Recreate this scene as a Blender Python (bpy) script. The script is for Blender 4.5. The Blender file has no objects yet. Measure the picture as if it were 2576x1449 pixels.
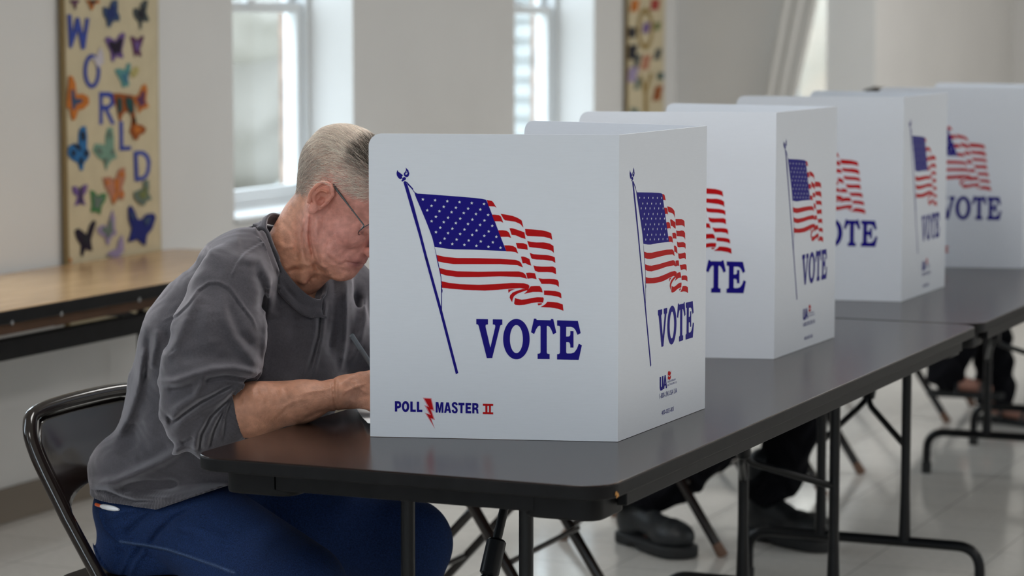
import bpy, bmesh, math, random
import numpy as np
from mathutils import Vector, Matrix
from mathutils.geometry import tessellate_polygon

S = bpy.context.scene
COL = S.collection
random.seed(4)
RNG = np.random.default_rng(11)

# ------------------------------------------------------------------ camera, world, exposure
FPX, PITCH, ROLL, YAW = 6610.0, 0.101, -0.0013, 0.4147
CAM = np.array([2.2707, -3.7954, 1.472])
cd = bpy.data.cameras.new('camera')
cam = bpy.data.objects.new('camera', cd)
COL.objects.link(cam)
cam.location = CAM
cam.rotation_euler = (math.pi / 2 - PITCH, 0, YAW)
cd.sensor_width = 36.0
cd.lens = FPX / 2576 * 36.0
cd.clip_start = 0.05
cd.clip_end = 200
cd.dof.use_dof = True
cd.dof.focus_distance = 4.78
cd.dof.aperture_fstop = 3.9
S.camera = cam
S.view_settings.view_transform = 'Standard'
S.view_settings.look = 'None'
S.view_settings.gamma = 1.0
S.view_settings.use_curve_mapping = False
S.view_settings.exposure = -0.06
S.cycles.max_bounces = 10
S.cycles.diffuse_bounces = 5
S.cycles.caustics_reflective = False
S.cycles.caustics_refractive = False

SKY = 7.0
w = bpy.data.worlds.new('overcast_sky')
S.world = w
w.use_nodes = True
bg = w.node_tree.nodes['Background']
bg.inputs[0].default_value = (0.80, 0.90, 1.0, 1)
bg.inputs[1].default_value = SKY

def area(name, loc, rot, sx, sy, power, color=(1, 1, 1), portal=False):
    l = bpy.data.lights.new(name, 'AREA')
    l.shape = 'RECTANGLE'
    l.size, l.size_y = sx, sy
    l.energy = power
    l.color = color
    if portal:
        l.cycles.is_portal = True
    o = bpy.data.objects.new(name, l)
    COL.objects.link(o)
    o.location = loc
    o.rotation_euler = rot
    return o

WALL = -2.18
WIN_Y = [-3.14, -0.77, 1.60, 3.975, 6.345]     # start of each left-wall window
WIN_W = 0.885
SILL, HEAD = 0.79, 2.35
for y0 in WIN_Y:
    area('window_portal', (WALL - 0.30, y0 + WIN_W / 2, (SILL + HEAD) / 2), (0, -math.pi / 2, 0), HEAD - SILL, WIN_W, 1, portal=True)
CEIL = 2.75
YN, XR = -5.6, 5.2                                          # near and right wall of the hall
ADDED_RWIN_Y = [5.2]                    # unseen window added in the right wall as room fill
ADDED_NWIN_X = [-1.4, 2.6]                                    # unseen windows added in the near wall, behind the camera, for cool front fill
for y0 in ADDED_RWIN_Y:
    area('window_portal', (XR + 0.12, y0 + 0.55, (SILL + HEAD) / 2), (0, math.pi / 2, 0), HEAD - SILL, 1.1, 1, portal=True)
for x0 in ADDED_NWIN_X:
    area('window_portal', (x0 + 0.75, YN - 0.12, (SILL + HEAD) / 2), (math.pi / 2, 0, 0), 1.5, HEAD - SILL, 1, portal=True)
LAMPS = [(x, y) for y in (-2.6, 0.8, 4.2, 7.6, 9.9) for x in (0.2, 3.2)]  # overhead and unseen; farthest row added to brighten the far wall
LAMP_W = 21.0
for x, y in LAMPS:
    area('ceiling_tube_light', (x, y, CEIL - 0.075), (0, 0, 0), 0.5, 1.1, LAMP_W * (1.0 if y < 9 else 0.22), (1.0, 0.98, 0.96))

# ------------------------------------------------------------------ camera geometry helpers (pixel of the 2576x1449 photo -> world point)
_R = np.array([math.cos(YAW), math.sin(YAW), 0.0])
_H = np.array([-math.sin(YAW), math.cos(YAW), 0.0])
_F = _H * math.cos(PITCH) + np.array([0, 0, -math.sin(PITCH)])
_U = _H * math.sin(PITCH) + np.array([0, 0, math.cos(PITCH)])

def _ray(x, y):
    return _F + _R * ((x - 1288) / FPX) - _U * ((y - 724.5) / FPX)

def at(x, y, d):
    return CAM + _ray(x, y) * d

def at_x(x, y, v):
    r = _ray(x, y)
    return CAM + r * (v - CAM[0]) / r[0]

def at_z(x, y, z):
    r = _ray(x, y)
    return CAM + r * (z - CAM[2]) / r[2]

def to_px(P):
    P = P - CAM
    d = P @ _F
    return 1288 + FPX * (P @ _R) / d, 724.5 - FPX * (P @ _U) / d, d

# ------------------------------------------------------------------ materials
def mat(name, col, rough=0.6, metal=0.0, spec=0.5, noise=0.0, scale=8.0, bump=0.0, bscale=200.0, coat=0.0, attr=None, sheen=0.0, col2=None, stretch=None, detail=4, sss=0.0):
    m = bpy.data.materials.new(name)
    m.use_nodes = True
    nt = m.node_tree
    b = nt.nodes['Principled BSDF']
    c4 = (*col, 1)
    b.inputs['Base Color'].default_value = c4
    b.inputs['Roughness'].default_value = rough
    b.inputs['Metallic'].default_value = metal
    b.inputs['Specular IOR Level'].default_value = spec
    b.inputs['Coat Weight'].default_value = coat
    b.inputs['Coat Roughness'].default_value = 0.08
    if sheen:
        b.inputs['Sheen Weight'].default_value = sheen
        b.inputs['Sheen Roughness'].default_value = 0.4
        b.inputs['Sheen Tint'].default_value = (.97, .93, 1, 1)
    if sss:
        b.inputs['Subsurface Weight'].default_value = sss
        b.inputs['Subsurface Radius'].default_value = (0.012, 0.004, 0.002)
        b.inputs['Subsurface Scale'].default_value = 1.0
    tc = nt.nodes.new('ShaderNodeTexCoord')
    mp = nt.nodes.new('ShaderNodeMapping')
    nt.links.new(tc.outputs['Object'], mp.inputs['Vector'])
    if stretch:
        mp.inputs['Scale'].default_value = stretch
    src = None
    if attr:
        a = nt.nodes.new('ShaderNodeAttribute')
        a.attribute_name = attr
        src = a.outputs['Color']
    if noise or col2:
        n = nt.nodes.new('ShaderNodeTexNoise')
        n.inputs['Scale'].default_value = scale
        n.inputs['Detail'].default_value = detail
        nt.links.new(mp.outputs[0], n.inputs['Vector'])
        r = nt.nodes.new('ShaderNodeMapRange')
        r.inputs['From Min'].default_value = 0.3
        r.inputs['From Max'].default_value = 0.7
        nt.links.new(n.outputs[0], r.inputs['Value'])
        mx = nt.nodes.new('ShaderNodeMix')
        mx.data_type = 'RGBA'
        if src is not None and not col2:
            mx.blend_type = 'MULTIPLY'
            mx.inputs['Factor'].default_value = 1.0
            cr = nt.nodes.new('ShaderNodeMapRange')
            cr.inputs['To Min'].default_value = 1 - noise
            cr.inputs['To Max'].default_value = 1 + noise
            nt.links.new(r.outputs[0], cr.inputs['Value'])
            nt.links.new(src, mx.inputs['A'])
            nt.links.new(cr.outputs[0], mx.inputs['B'])
        else:
            ca = tuple(max(0, x * (1 - noise)) for x in col)
            cb = col2 if col2 else tuple(x * (1 + noise) for x in col)
            mx.inputs['A'].default_value = (*ca, 1)
            mx.inputs['B'].default_value = (*cb, 1)
            nt.links.new(r.outputs[0], mx.inputs['Factor'])
        src = mx.outputs['Result']
    if src is not None:
        nt.links.new(src, b.inputs['Base Color'])
    if bump:
        n2 = nt.nodes.new('ShaderNodeTexNoise')
        n2.inputs['Scale'].default_value = bscale
        n2.inputs['Detail'].default_value = 3
        nt.links.new(mp.outputs[0], n2.inputs['Vector'])
        bp = nt.nodes.new('ShaderNodeBump')
        bp.inputs['Strength'].default_value = bump
        bp.inputs['Distance'].default_value = 0.002
        nt.links.new(n2.outputs[0], bp.inputs['Height'])
        nt.links.new(bp.outputs[0], b.inputs['Normal'])
    return m

M = {}
M['wall'] = mat('painted_wall', (0.66, 0.65, 0.635), 0.75, noise=0.02, scale=3, bump=0.15, bscale=120)
M['trimwhite'] = mat('white_window_trim', (0.72, 0.74, 0.75), 0.4)
M['jamb'] = mat('white_painted_jamb', (0.78, 0.79, 0.80), 0.5)
M['base'] = mat('taupe_vinyl_base', (0.20, 0.165, 0.13), 0.5)
M['ceil'] = mat('ceiling_tile', (0.72, 0.71, 0.69), 0.9, noise=0.05, scale=60)
M['booth'] = mat('corrugated_plastic_white', (0.665, 0.705, 0.775), 0.42, spec=0.4, noise=0.012, scale=40, stretch=(1, 1, 12), bump=0.05, bscale=300)
M['ink_blue'] = mat('blue_ink', (0.007, 0.003, 0.19), 0.5, spec=0.12)
M['ink_red'] = mat('red_ink', (0.44, 0.002, 0.004), 0.5, spec=0.12)
M['ink_pink'] = mat('pale_red_ink', (0.62, 0.25, 0.30), 0.45)
M['laminate'] = mat('dark_walnut_laminate', (0.015, 0.0075, 0.006), 0.20, spec=0.22, noise=0.25, scale=9, stretch=(6, 1, 1), bump=0.06, bscale=260)
M['edge'] = mat('black_edge_band', (0.005, 0.005, 0.0055), 0.5, spec=0.15, noise=0.3, scale=30)
M['chip'] = mat('chipped_particle_board', (0.42, 0.20, 0.05), 0.9)
M['blackmetal'] = mat('black_painted_steel', (0.004, 0.0045, 0.0055), 0.32, spec=0.25)
M['brownmetal'] = mat('dark_brown_enamel', (0.010, 0.006, 0.005), 0.14, spec=0.5, coat=0.15)
M['wire'] = mat('bright_steel_wire', (0.55, 0.56, 0.58), 0.25, metal=1)
M['tip'] = mat('tan_rubber_tip', (0.16, 0.09, 0.06), 0.7)
M['maple'] = mat('light_oak_laminate', (0.52, 0.33, 0.17), 0.22, spec=0.5, noise=0.16, scale=5, stretch=(9, 1, 1))
M['plywood'] = mat('brown_underside_board', (0.10, 0.045, 0.02), 0.7, noise=0.2, scale=10)
M['sweat'] = mat('charcoal_fleece', (0.066, 0.062, 0.071), 0.95, spec=0.15, noise=0.12, scale=260, bump=0.35, bscale=900, sheen=0.6)
M['rib'] = mat('ribbed_charcoal_knit', (0.066, 0.063, 0.072), 0.95, spec=0.15, noise=0.12, scale=500, bump=0.4, bscale=700, sheen=0.6)
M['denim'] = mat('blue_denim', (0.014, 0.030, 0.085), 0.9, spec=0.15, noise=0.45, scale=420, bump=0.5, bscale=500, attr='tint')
M['skin'] = mat('aged_skin', (0.45, 0.24, 0.17), 0.50, spec=0.35, noise=0.16, scale=75, bump=0.45, bscale=330, attr='tint', sss=0.12, detail=6)
M['hair'] = mat('grey_hair', (0.25, 0.22, 0.19), 0.45, spec=0.4, attr='tint')
M['steel'] = mat('gunmetal_frame', (0.10, 0.11, 0.115), 0.3, metal=0.9)
M['black'] = mat('black_cloth', (0.006, 0.006, 0.008), 0.9, spec=0.15)
M['boot'] = mat('black_boot_leather', (0.016, 0.018, 0.020), 0.5, spec=0.45, noise=0.3, scale=30, bump=0.3, bscale=80)
M['sole'] = mat('black_rubber_sole', (0.010, 0.011, 0.012), 0.7)
M['paper'] = mat('white_paper', (0.78, 0.79, 0.80), 0.7)
M['pen_grey'] = mat('grey_pen_barrel', (0.13, 0.15, 0.165), 0.35)
M['pen_white'] = mat('white_pen_barrel', (0.80, 0.82, 0.86), 0.3)
M['pen_orange'] = mat('orange_pen_tip', (0.85, 0.13, 0.02), 0.4)
M['canvas'] = mat('cream_canvas', (0.56, 0.48, 0.32), 0.95, noise=0.06, scale=14, bump=0.2, bscale=500)
M['dowel'] = mat('gold_banner_edge', (0.20, 0.14, 0.06), 0.9)
M['brick'] = mat('orange_brick', (0.30, 0.215, 0.17), 0.9, noise=0.35, scale=14)
M['curtain'] = mat('pale_curtain_cloth', (0.62, 0.60, 0.57), 0.9)
M['lens'] = None

def glass_mat(name, tint=(0.96, 0.98, 0.98), refl=0.06):
    m = bpy.data.materials.new(name)
    m.use_nodes = True
    nt = m.node_tree
    nt.nodes.clear()
    out = nt.nodes.new('ShaderNodeOutputMaterial')
    t = nt.nodes.new('ShaderNodeBsdfTransparent')
    t.inputs[0].default_value = (*tint, 1)
    g = nt.nodes.new('ShaderNodeBsdfGlossy')
    g.inputs['Roughness'].default_value = 0.03
    mx = nt.nodes.new('ShaderNodeMixShader')
    mx.inputs[0].default_value = refl
    nt.links.new(t.outputs[0], mx.inputs[1])
    nt.links.new(g.outputs[0], mx.inputs[2])
    nt.links.new(mx.outputs[0], out.inputs[0])
    return m
M['glass'] = glass_mat('window_glass')
M['lens'] = glass_mat('spectacle_lens', (0.93, 0.93, 0.94), 0.08)

def floor_mat():
    m = mat('waxed_vinyl_floor_tile', (0.50, 0.48, 0.44), 0.16, spec=0.5, noise=0.05, scale=5)
    nt = m.node_tree
    b = nt.nodes['Principled BSDF']
    tc = nt.nodes.new('ShaderNodeTexCoord')
    br = nt.nodes.new('ShaderNodeTexBrick')
    br.offset = 0.0
    br.inputs['Scale'].default_value = 1.0
    br.inputs['Brick Width'].default_value = 0.305
    br.inputs['Row Height'].default_value = 0.305
    br.inputs['Mortar Size'].default_value = 0.0015
    br.inputs['Color1'].default_value = (0.70, 0.68, 0.64, 1)
    br.inputs['Color2'].default_value = (0.66, 0.64, 0.60, 1)
    br.inputs['Mortar'].default_value = (0.30, 0.28, 0.25, 1)
    nt.links.new(tc.outputs['Object'], br.inputs['Vector'])
    nz = nt.nodes.new('ShaderNodeTexNoise')
    nz.inputs['Scale'].default_value = 45
    nz.inputs['Detail'].default_value = 6
    nt.links.new(tc.outputs['Object'], nz.inputs['Vector'])
    mr = nt.nodes.new('ShaderNodeMapRange')
    mr.inputs['To Min'].default_value = 0.86
    mr.inputs['To Max'].default_value = 1.12
    nt.links.new(nz.outputs[0], mr.inputs['Value'])
    mx = nt.nodes.new('ShaderNodeMix')
    mx.data_type = 'RGBA'
    mx.blend_type = 'MULTIPLY'
    mx.inputs['Factor'].default_value = 1
    nt.links.new(br.outputs[0], mx.inputs['A'])
    nt.links.new(mr.outputs[0], mx.inputs['B'])
    nt.links.new(mx.outputs['Result'], b.inputs['Base Color'])
    n3 = nt.nodes.new('ShaderNodeTexNoise')
    n3.inputs['Scale'].default_value = 3.5
    nt.links.new(tc.outputs['Object'], n3.inputs['Vector'])
    m3 = nt.nodes.new('ShaderNodeMapRange')
    m3.inputs['To Min'].default_value = 0.05
    m3.inputs['To Max'].default_value = 0.15
    nt.links.new(n3.outputs[0], m3.inputs['Value'])
    nt.links.new(m3.outputs[0], b.inputs['Roughness'])
    return m
M['floor'] = floor_mat()

# ------------------------------------------------------------------ object helpers
def link(o, parent=None):
    COL.objects.link(o)
    if parent is not None:
        o.parent = parent
    return o

def thing(name, label, cat, loc=(0, 0, 0), rz=0.0, group=None):
    o = bpy.data.objects.new(name, None)
    o.empty_display_size = 0.1
    COL.objects.link(o)
    o.location = loc
    o.rotation_euler = (0, 0, rz)
    tag(o, label, cat, group)
    return o

def tag(o, label=None, cat=None, group=None, kind=None):
    if label: o['label'] = label
    if cat: o['category'] = cat
    if group: o['group'] = group
    if kind: o['kind'] = kind
    return o

def copy_tree(o, parent=None):
    c = o.copy()
    COL.objects.link(c)
    c.parent = parent
    for ch in list(o.children):
        copy_tree(ch, c)
    return c

class MB:
    """collects geometry for ONE mesh object"""
    def __init__(s):
        s.v, s.f, s.m = [], [], []
    def add(s, verts, faces, mi=0):
        n = len(s.v)
        s.v += [tuple(map(float, p)) for p in verts]
        for f in faces:
            s.f.append(tuple(i + n for i in f))
            s.m.append(mi)
        return s
    def box(s, lo, hi, mi=0):
        x0, y0, z0 = lo
        x1, y1, z1 = hi
        v = [(x0, y0, z0), (x1, y0, z0), (x1, y1, z0), (x0, y1, z0), (x0, y0, z1), (x1, y0, z1), (x1, y1, z1), (x0, y1, z1)]
        return s.add(v, [(0, 3, 2, 1), (4, 5, 6, 7), (0, 1, 5, 4), (1, 2, 6, 5), (2, 3, 7, 6), (3, 0, 4, 7)], mi)
    def prism(s, pts, lo, hi, axis=2, mi=0):
        n = len(pts)
        def P(p, h):
            q = list(p)
            q.insert(axis, h)
            return q
        v = [P(p, lo) for p in pts] + [P(p, hi) for p in pts]
        f = [tuple(range(n))[::-1], tuple(range(n, 2 * n))] + [(i, (i + 1) % n, n + (i + 1) % n, n + i) for i in range(n)]
        return s.add(v, f, mi)
    def tube(s, pts, r, n=12, mi=0, caps=True, closed=False):
        P = [np.array(p, float) for p in pts]
        rr = r if hasattr(r, '__len__') else [r] * len(P)
        k = len(P)
        T = []
        for i in range(k):
            a = P[(i - 1) % k] if (closed or i > 0) else P[i]
            b = P[(i + 1) % k] if (closed or i < k - 1) else P[i]
            t = b - a
            T.append(t / (np.linalg.norm(t) + 1e-12))
        up = np.array([0, 0, 1.0]) if abs(T[0][2]) < 0.9 else np.array([1.0, 0, 0])
        nrm = np.cross(T[0], up)
        nrm /= np.linalg.norm(nrm)
        vs = []
        for i in range(k):
            nrm = nrm - T[i] * (nrm @ T[i])
            nrm /= np.linalg.norm(nrm) + 1e-12
            bn = np.cross(T[i], nrm)
            for j in range(n):
                a = 2 * math.pi * j / n
                vs.append(P[i] + (nrm * math.cos(a) + bn * math.sin(a)) * rr[i])
        fs = []
        for i in range(k if closed else k - 1):
            q = (i + 1) % k
            for j in range(n):
                fs.append((i * n + j, i * n + (j + 1) % n, q * n + (j + 1) % n, q * n + j))
        if caps and not closed:
            fs.append(tuple(range(n))[::-1])
            fs.append(tuple((k - 1) * n + j for j in range(n)))
        return s.add(vs, fs, mi)
    def build(s, name, mats, parent=None, smooth=False, bevel=0.0, seg=2):
        me = bpy.data.meshes.new(name)
        me.from_pydata(s.v, [], s.f)
        if not isinstance(mats, (list, tuple)): mats = [mats]
        for m in mats: me.materials.append(m)
        me.polygons.foreach_set('material_index', s.m)
        if smooth:
            me.polygons.foreach_set('use_smooth', [True] * len(me.polygons))
            if smooth != 'all':
                me.set_sharp_from_angle(angle=math.radians(40))
        me.update()
        o = bpy.data.objects.new(name, me)
        link(o, parent)
        if bevel:
            b = o.modifiers.new('bevel', 'BEVEL')
            b.width = bevel
            b.segments = seg
            b.limit_method = 'ANGLE'
            b.angle_limit = math.radians(35)
        return o

def arc(c, r, a0, a1, n=8):
    return [(c[0] + r * math.cos(a0 + (a1 - a0) * i / n), c[1] + r * math.sin(a0 + (a1 - a0) * i / n)) for i in range(n + 1)]

def rrect(x0, y0, x1, y1, r, n=6):
    h = math.pi / 2
    return arc((x1 - r, y0 + r), r, -h, 0, n) + arc((x1 - r, y1 - r), r, 0, h, n) + arc((x0 + r, y1 - r), r, h, 2 * h, n) + arc((x0 + r, y0 + r), r, 2 * h, 3 * h, n)

def bend(pts, r, n=6):
    """round the inner corners of a 3D polyline"""
    P = [np.array(p, float) for p in pts]
    out = [P[0]]
    for i in range(1, len(P) - 1):
        a, b, c = P[i - 1], P[i], P[i + 1]
        u, v = (a - b), (c - b)
        lu, lv = np.linalg.norm(u), np.linalg.norm(v)
        q = min(r, lu * 0.49, lv * 0.49)
        s, e = b + u / lu * q, b + v / lv * q
        for k in range(n + 1):
            t = k / n
            out.append((1 - t) ** 2 * s + 2 * t * (1 - t) * b + t * t * e)
    out.append(P[-1])
    return out

def smooth_line(pts, k=6):
    """Catmull-Rom through the points"""
    P = [np.array(p, float) for p in pts]
    P = [2 * P[0] - P[1]] + P + [2 * P[-1] - P[-2]]
    out = []
    for i in range(1, len(P) - 2):
        for j in range(k):
            t = j / k
            out.append(0.5 * ((2 * P[i]) + (-P[i - 1] + P[i + 1]) * t + (2 * P[i - 1] - 5 * P[i] + 4 * P[i + 1] - P[i + 2]) * t * t + (-P[i - 1] + 3 * P[i] - 3 * P[i + 1] + P[i + 2]) * t ** 3))
    out.append(P[-2])
    return out

# ------------------------------------------------------------------ signed-distance sculpting
def smin(a, b, k):
    h = np.clip(0.5 + 0.5 * (b - a) / k, 0, 1)
    return b + (a - b) * h - k * h * (1 - h)
def smax(a, b, k):
    return -smin(-a, -b, k)
def s_cone(P, a, b, r1, r2):
    a, b = np.asarray(a, float), np.asarray(b, float)
    ba = b - a
    t = np.clip(((P - a) @ ba) / (ba @ ba), 0, 1)
    return np.linalg.norm(P - a - t[:, None] * ba, axis=1) - (r1 + (r2 - r1) * t)
def s_ell(P, c, r, B=None):
    q = P - np.asarray(c, float)
    if B is not None: q = q @ B          # columns of B are the local axes
    r = np.asarray(r, float)
    k0 = np.linalg.norm(q / r, axis=1)
    k1 = np.linalg.norm(q / (r * r), axis=1)
    return k0 * (k0 - 1) / np.maximum(k1, 1e-9)
def s_chain(P, pts, rad, k=0.0):
    d = None
    for i in range(len(pts) - 1):
        e = s_cone(P, pts[i], pts[i + 1], rad[i], rad[i + 1])
        d = e if d is None else (smin(d, e, k) if k else np.minimum(d, e))
    return d
def poly_dist(X, Y, pts):
    d = np.full(X.shape, 1e9)
    for (x0, y0), (x1, y1) in zip(pts[:-1], pts[1:]):
        dx, dy = x1 - x0, y1 - y0
        t = np.clip(((X - x0) * dx + (Y - y0) * dy) / (dx * dx + dy * dy + 1e-12), 0, 1)
        # taper towards the ends is made by the caller
        d = np.minimum(d, np.hypot(X - x0 - t * dx, Y - y0 - t * dy))
    return d

def sdf_mesh(f, lo, hi, h, B=14, slack=0.02):
    lo, hi = np.array(lo, float), np.array(hi, float)
    nb = np.ceil((hi - lo) / (B * h)).astype(int)
    ii = np.stack(np.meshgrid(*[np.arange(n) for n in nb], indexing='ij'), -1).reshape(-1, 3)
    cen = lo + (ii + 0.5) * B * h
    keep = np.abs(f(cen)) < B * h * 0.9 + slack
    ii = ii[keep]
    K = B + 2
    g = np.stack(np.meshgrid(*[np.arange(-1, B + 1)] * 3, indexing='ij'), -1).reshape(-1, 3)
    allk, allp, quads = [], [], []
    NY = int(nb[1] * B + 4); NZ = int(nb[2] * B + 4)
    def key(c): return (c[:, 0] + 1) * (NY * NZ) + (c[:, 1] + 1) * NZ + (c[:, 2] + 1)
    CH = 48
    for s in range(0, len(ii), CH):
        bl = ii[s:s + CH]
        idx = bl[:, None, :] * B + g[None]
        P = lo + idx.reshape(-1, 3) * h
        V = f(P).reshape(len(bl), K, K, K)
        for b in range(len(bl)):
            v = V[b]
            sg = v < 0
            if sg.all() or not sg.any(): continue
            c0 = bl[b] * B
            acc = np.zeros((K - 1, K - 1, K - 1, 3)); cnt = np.zeros((K - 1, K - 1, K - 1))
            for ax in range(3):
                sl0 = [slice(None)] * 3; sl1 = [slice(None)] * 3
                sl0[ax] = slice(0, K - 1); sl1[ax] = slice(1, K)
                a, c = v[tuple(sl0)], v[tuple(sl1)]
                cr = (a < 0) != (c < 0)
                t = np.where(cr, a / np.where(a - c == 0, 1, a - c), 0)
                o1, o2 = [q for q in range(3) if q != ax]
                for d1 in (0, 1):
                    for d2 in (0, 1):
                        sl = [slice(None)] * 3
                        sl[ax] = slice(0, K - 1)
                        sl[o1] = slice(d1, K - 1 + d1); sl[o2] = slice(d2, K - 1 + d2)
                        C = cr[tuple(sl)]; T = t[tuple(sl)]
                        cnt += C
                        acc[..., ax] += np.where(C, T, 0)
                        acc[..., o1] += C * d1
                        acc[..., o2] += C * d2
            m = cnt > 0
            cells = np.argwhere(m)
            pos = lo + (c0 + cells - 1 + acc[m] / cnt[m][:, None]) * h
            allk.append(key(c0 + cells - 1)); allp.append(pos)
            for ax in range(3):
                o1, o2 = (ax + 1) % 3, (ax + 2) % 3
                # edges whose origin corner index is 1..B in this block
                base = np.argwhere(np.ones((B, B, B), bool)) + 1
                e = base.copy(); e[:, ax] += 1
                a = sg[base[:, 0], base[:, 1], base[:, 2]]; c = sg[e[:, 0], e[:, 1], e[:, 2]]
                cr = a != c
                bs = base[cr]; ins = a[cr]
                q = []
                for d1, d2 in ((-1, -1), (0, -1), (0, 0), (-1, 0)):
                    cc = bs.copy(); cc[:, o1] += d1; cc[:, o2] += d2
                    q.append(key(c0 + cc - 1))
                q = np.stack(q, 1)
                q[~ins] = q[~ins][:, ::-1]
                quads.append(q)
    k = np.concatenate(allk); p = np.concatenate(allp); q = np.concatenate(quads)
    uk, first = np.unique(k, return_index=True)
    pos = p[first]
    qi = np.searchsorted(uk, q)
    qi = np.clip(qi, 0, len(uk) - 1)
    ok = (uk[qi] == q).all(1)
    return pos, qi[ok]

def relax(V, Q, it=1, lam=0.5):
    n = len(V)
    e = np.concatenate([Q[:, [0, 1]], Q[:, [1, 2]], Q[:, [2, 3]], Q[:, [3, 0]]])
    e = np.concatenate([e, e[:, ::-1]])
    deg = np.bincount(e[:, 0], minlength=n)[:, None]
    for _ in range(it):
        s = np.stack([np.bincount(e[:, 0], V[e[:, 1], c], minlength=n) for c in range(3)], 1)
        V = V + lam * (s / np.maximum(deg, 1) - V)
    return V

def np_obj(name, V, Q, mats, parent=None, tint=None, smooth=True, mi=None):
    me = bpy.data.meshes.new(name)
    V = np.asarray(V, np.float32); Q = np.asarray(Q, np.int32)
    nf, k = Q.shape
    me.vertices.add(len(V)); me.vertices.foreach_set('co', V.ravel())
    me.loops.add(nf * k); me.loops.foreach_set('vertex_index', Q.ravel())
    me.polygons.add(nf)
    me.polygons.foreach_set('loop_start', np.arange(0, nf * k, k, dtype=np.int32))
    me.polygons.foreach_set('loop_total', np.full(nf, k, np.int32))
    if not isinstance(mats, (list, tuple)): mats = [mats]
    for m in mats: me.materials.append(m)
    if mi is not None: me.polygons.foreach_set('material_index', np.asarray(mi, np.int32))
    me.update(calc_edges=True)
    me.validate()
    if smooth: me.polygons.foreach_set('use_smooth', [True] * len(me.polygons))
    if tint is not None:
        a = me.attributes.new('tint', 'FLOAT_COLOR', 'POINT')
        c = np.ones((len(V), 4), np.float32); c[:, :3] = tint
        a.data.foreach_set('color', c.ravel())
    o = bpy.data.objects.new(name, me)
    return link(o, parent)
# ------------------------------------------------------------------ the room
YF = 8.30
XJ, YE = -1.181, 11.15
T = 0.30
def holes_wall(name, x0, x1, ys, m, y_lo=YN, y_hi=YF, z0=0.0, z1=CEIL):
    b = MB()
    b.box((x0, y_lo, z0), (x1, y_hi, SILL))
    b.box((x0, y_lo, HEAD), (x1, y_hi, z1))
    edge = y_lo
    for y in ys:
        b.box((x0, edge, SILL), (x1, y, HEAD))
        edge = y + WIN_W
    b.box((x0, edge, SILL), (x1, y_hi, HEAD))
    return tag(b.build(name, m), kind='structure')
holes_wall('wall_left', WALL - 0.28, WALL, WIN_Y, M['wall'])
holes_wall('wall_exterior', WALL - 0.31, WALL - 0.2805, WIN_Y, M['brick'])
b = MB()
JX0, JX1 = -1.63, -1.419
b.box((WALL - 0.31, YF, 0), (JX0, YF + 0.2, CEIL)); b.box((JX1, YF, 0), (XJ, YF + 0.2, CEIL))
b.box((JX0, YF, 0), (JX1, YF + 0.2, SILL)); b.box((JX0, YF, HEAD), (JX1, YF + 0.2, CEIL))
tag(b.build('wall_jog', M['wall']), kind='structure')
tag(MB().box((XJ - 0.2, YF + 0.2, 0), (XJ, YE + 0.2, CEIL)).build('wall_alcove', M['wall']), kind='structure')
tag(MB().box((XJ, YE, 0), (XR, YE + 0.2, CEIL)).build('wall_far', M['wall']), kind='structure')
def open_wall(name, axis, edges, wid, lo, hi, t0, t1):
    b = MB()
    def bx(a0, a1, z0, z1):
        b.box(*(((a0, t0, z0), (a1, t1, z1)) if axis == 0 else ((t0, a0, z0), (t1, a1, z1))))
    bx(lo, hi, 0, SILL); bx(lo, hi, HEAD, CEIL)
    e = lo
    for a in edges:
        bx(e, a, SILL, HEAD); e = a + wid
    bx(e, hi, SILL, HEAD)
    return tag(b.build(name, M['wall']), kind='structure')
wr = open_wall('wall_right', 1, ADDED_RWIN_Y, 1.1, YN, YE + 0.2, XR, XR + 0.2)
wn = open_wall('wall_near', 0, ADDED_NWIN_X, 1.5, WALL - 0.31, XR + 0.2, YN - 0.2, YN)
def added_window(n, lo, hi, axis):  # frame and panes for the unseen windows added as fill
    b = MB(); w_ = .05
    a0, a1 = lo[1 - axis], hi[1 - axis]
    t0, t1 = lo[axis], hi[axis]
    def bx(a, c, z, q, s=0.0):
        b.box(*(((t0 + s, a, z), (t1 - s, c, q)) if axis == 0 else ((a, t0 + s, z), (c, t1 - s, q))))
    bx(a0, a0 + w_, SILL, HEAD); bx(a1 - w_, a1, SILL, HEAD); bx(a0 + w_, a1 - w_, SILL, SILL + w_); bx(a0 + w_, a1 - w_, HEAD - w_, HEAD)
    bx(a0 + w_, a1 - w_, 1.52, 1.56, .01)
    o = tag(b.build('window_%d' % n, M['trimwhite'], bevel=0.003), kind='structure')
    b = MB(); tm = (t0 + t1) / 2; t0, t1 = tm - .002, tm + .002
    bx(a0 + w_, a1 - w_, SILL + w_, 1.52); bx(a0 + w_, a1 - w_, 1.56, HEAD - w_)
    b.build('glass_pane', M['glass'], o)
k = 9
for y0 in ADDED_RWIN_Y:
    added_window(k, (XR + .07, y0, 0), (XR + .13, y0 + 1.1, 0), 0); k += 1
for x0 in ADDED_NWIN_X:
    added_window(k, (x0, YN - .13, 0), (x0 + 1.5, YN - .07, 0), 1); k += 1
tag(MB().box((WALL - 0.31, YN - 0.2, -0.1), (XR + 0.2, YE + 0.2, 0)).build('floor', M['floor']), kind='structure')
tag(MB().box((WALL - 0.31, YN - 0.2, CEIL), (XR + 0.2, YE + 0.2, CEIL + 0.1)).build('ceiling', M['ceil']), kind='structure')
def baseboard(name, pts_lo, pts_hi):
    tag(MB().box(pts_lo, pts_hi).build(name, M['base'], bevel=0.003), kind='structure')
baseboard('baseboard_left', (WALL, YN, 0), (WALL + 0.008, YF, 0.105))
baseboard('baseboard_jog', (WALL + 0.008, YF - 0.008, 0), (XJ + 0.008, YF, 0.105))
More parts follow.
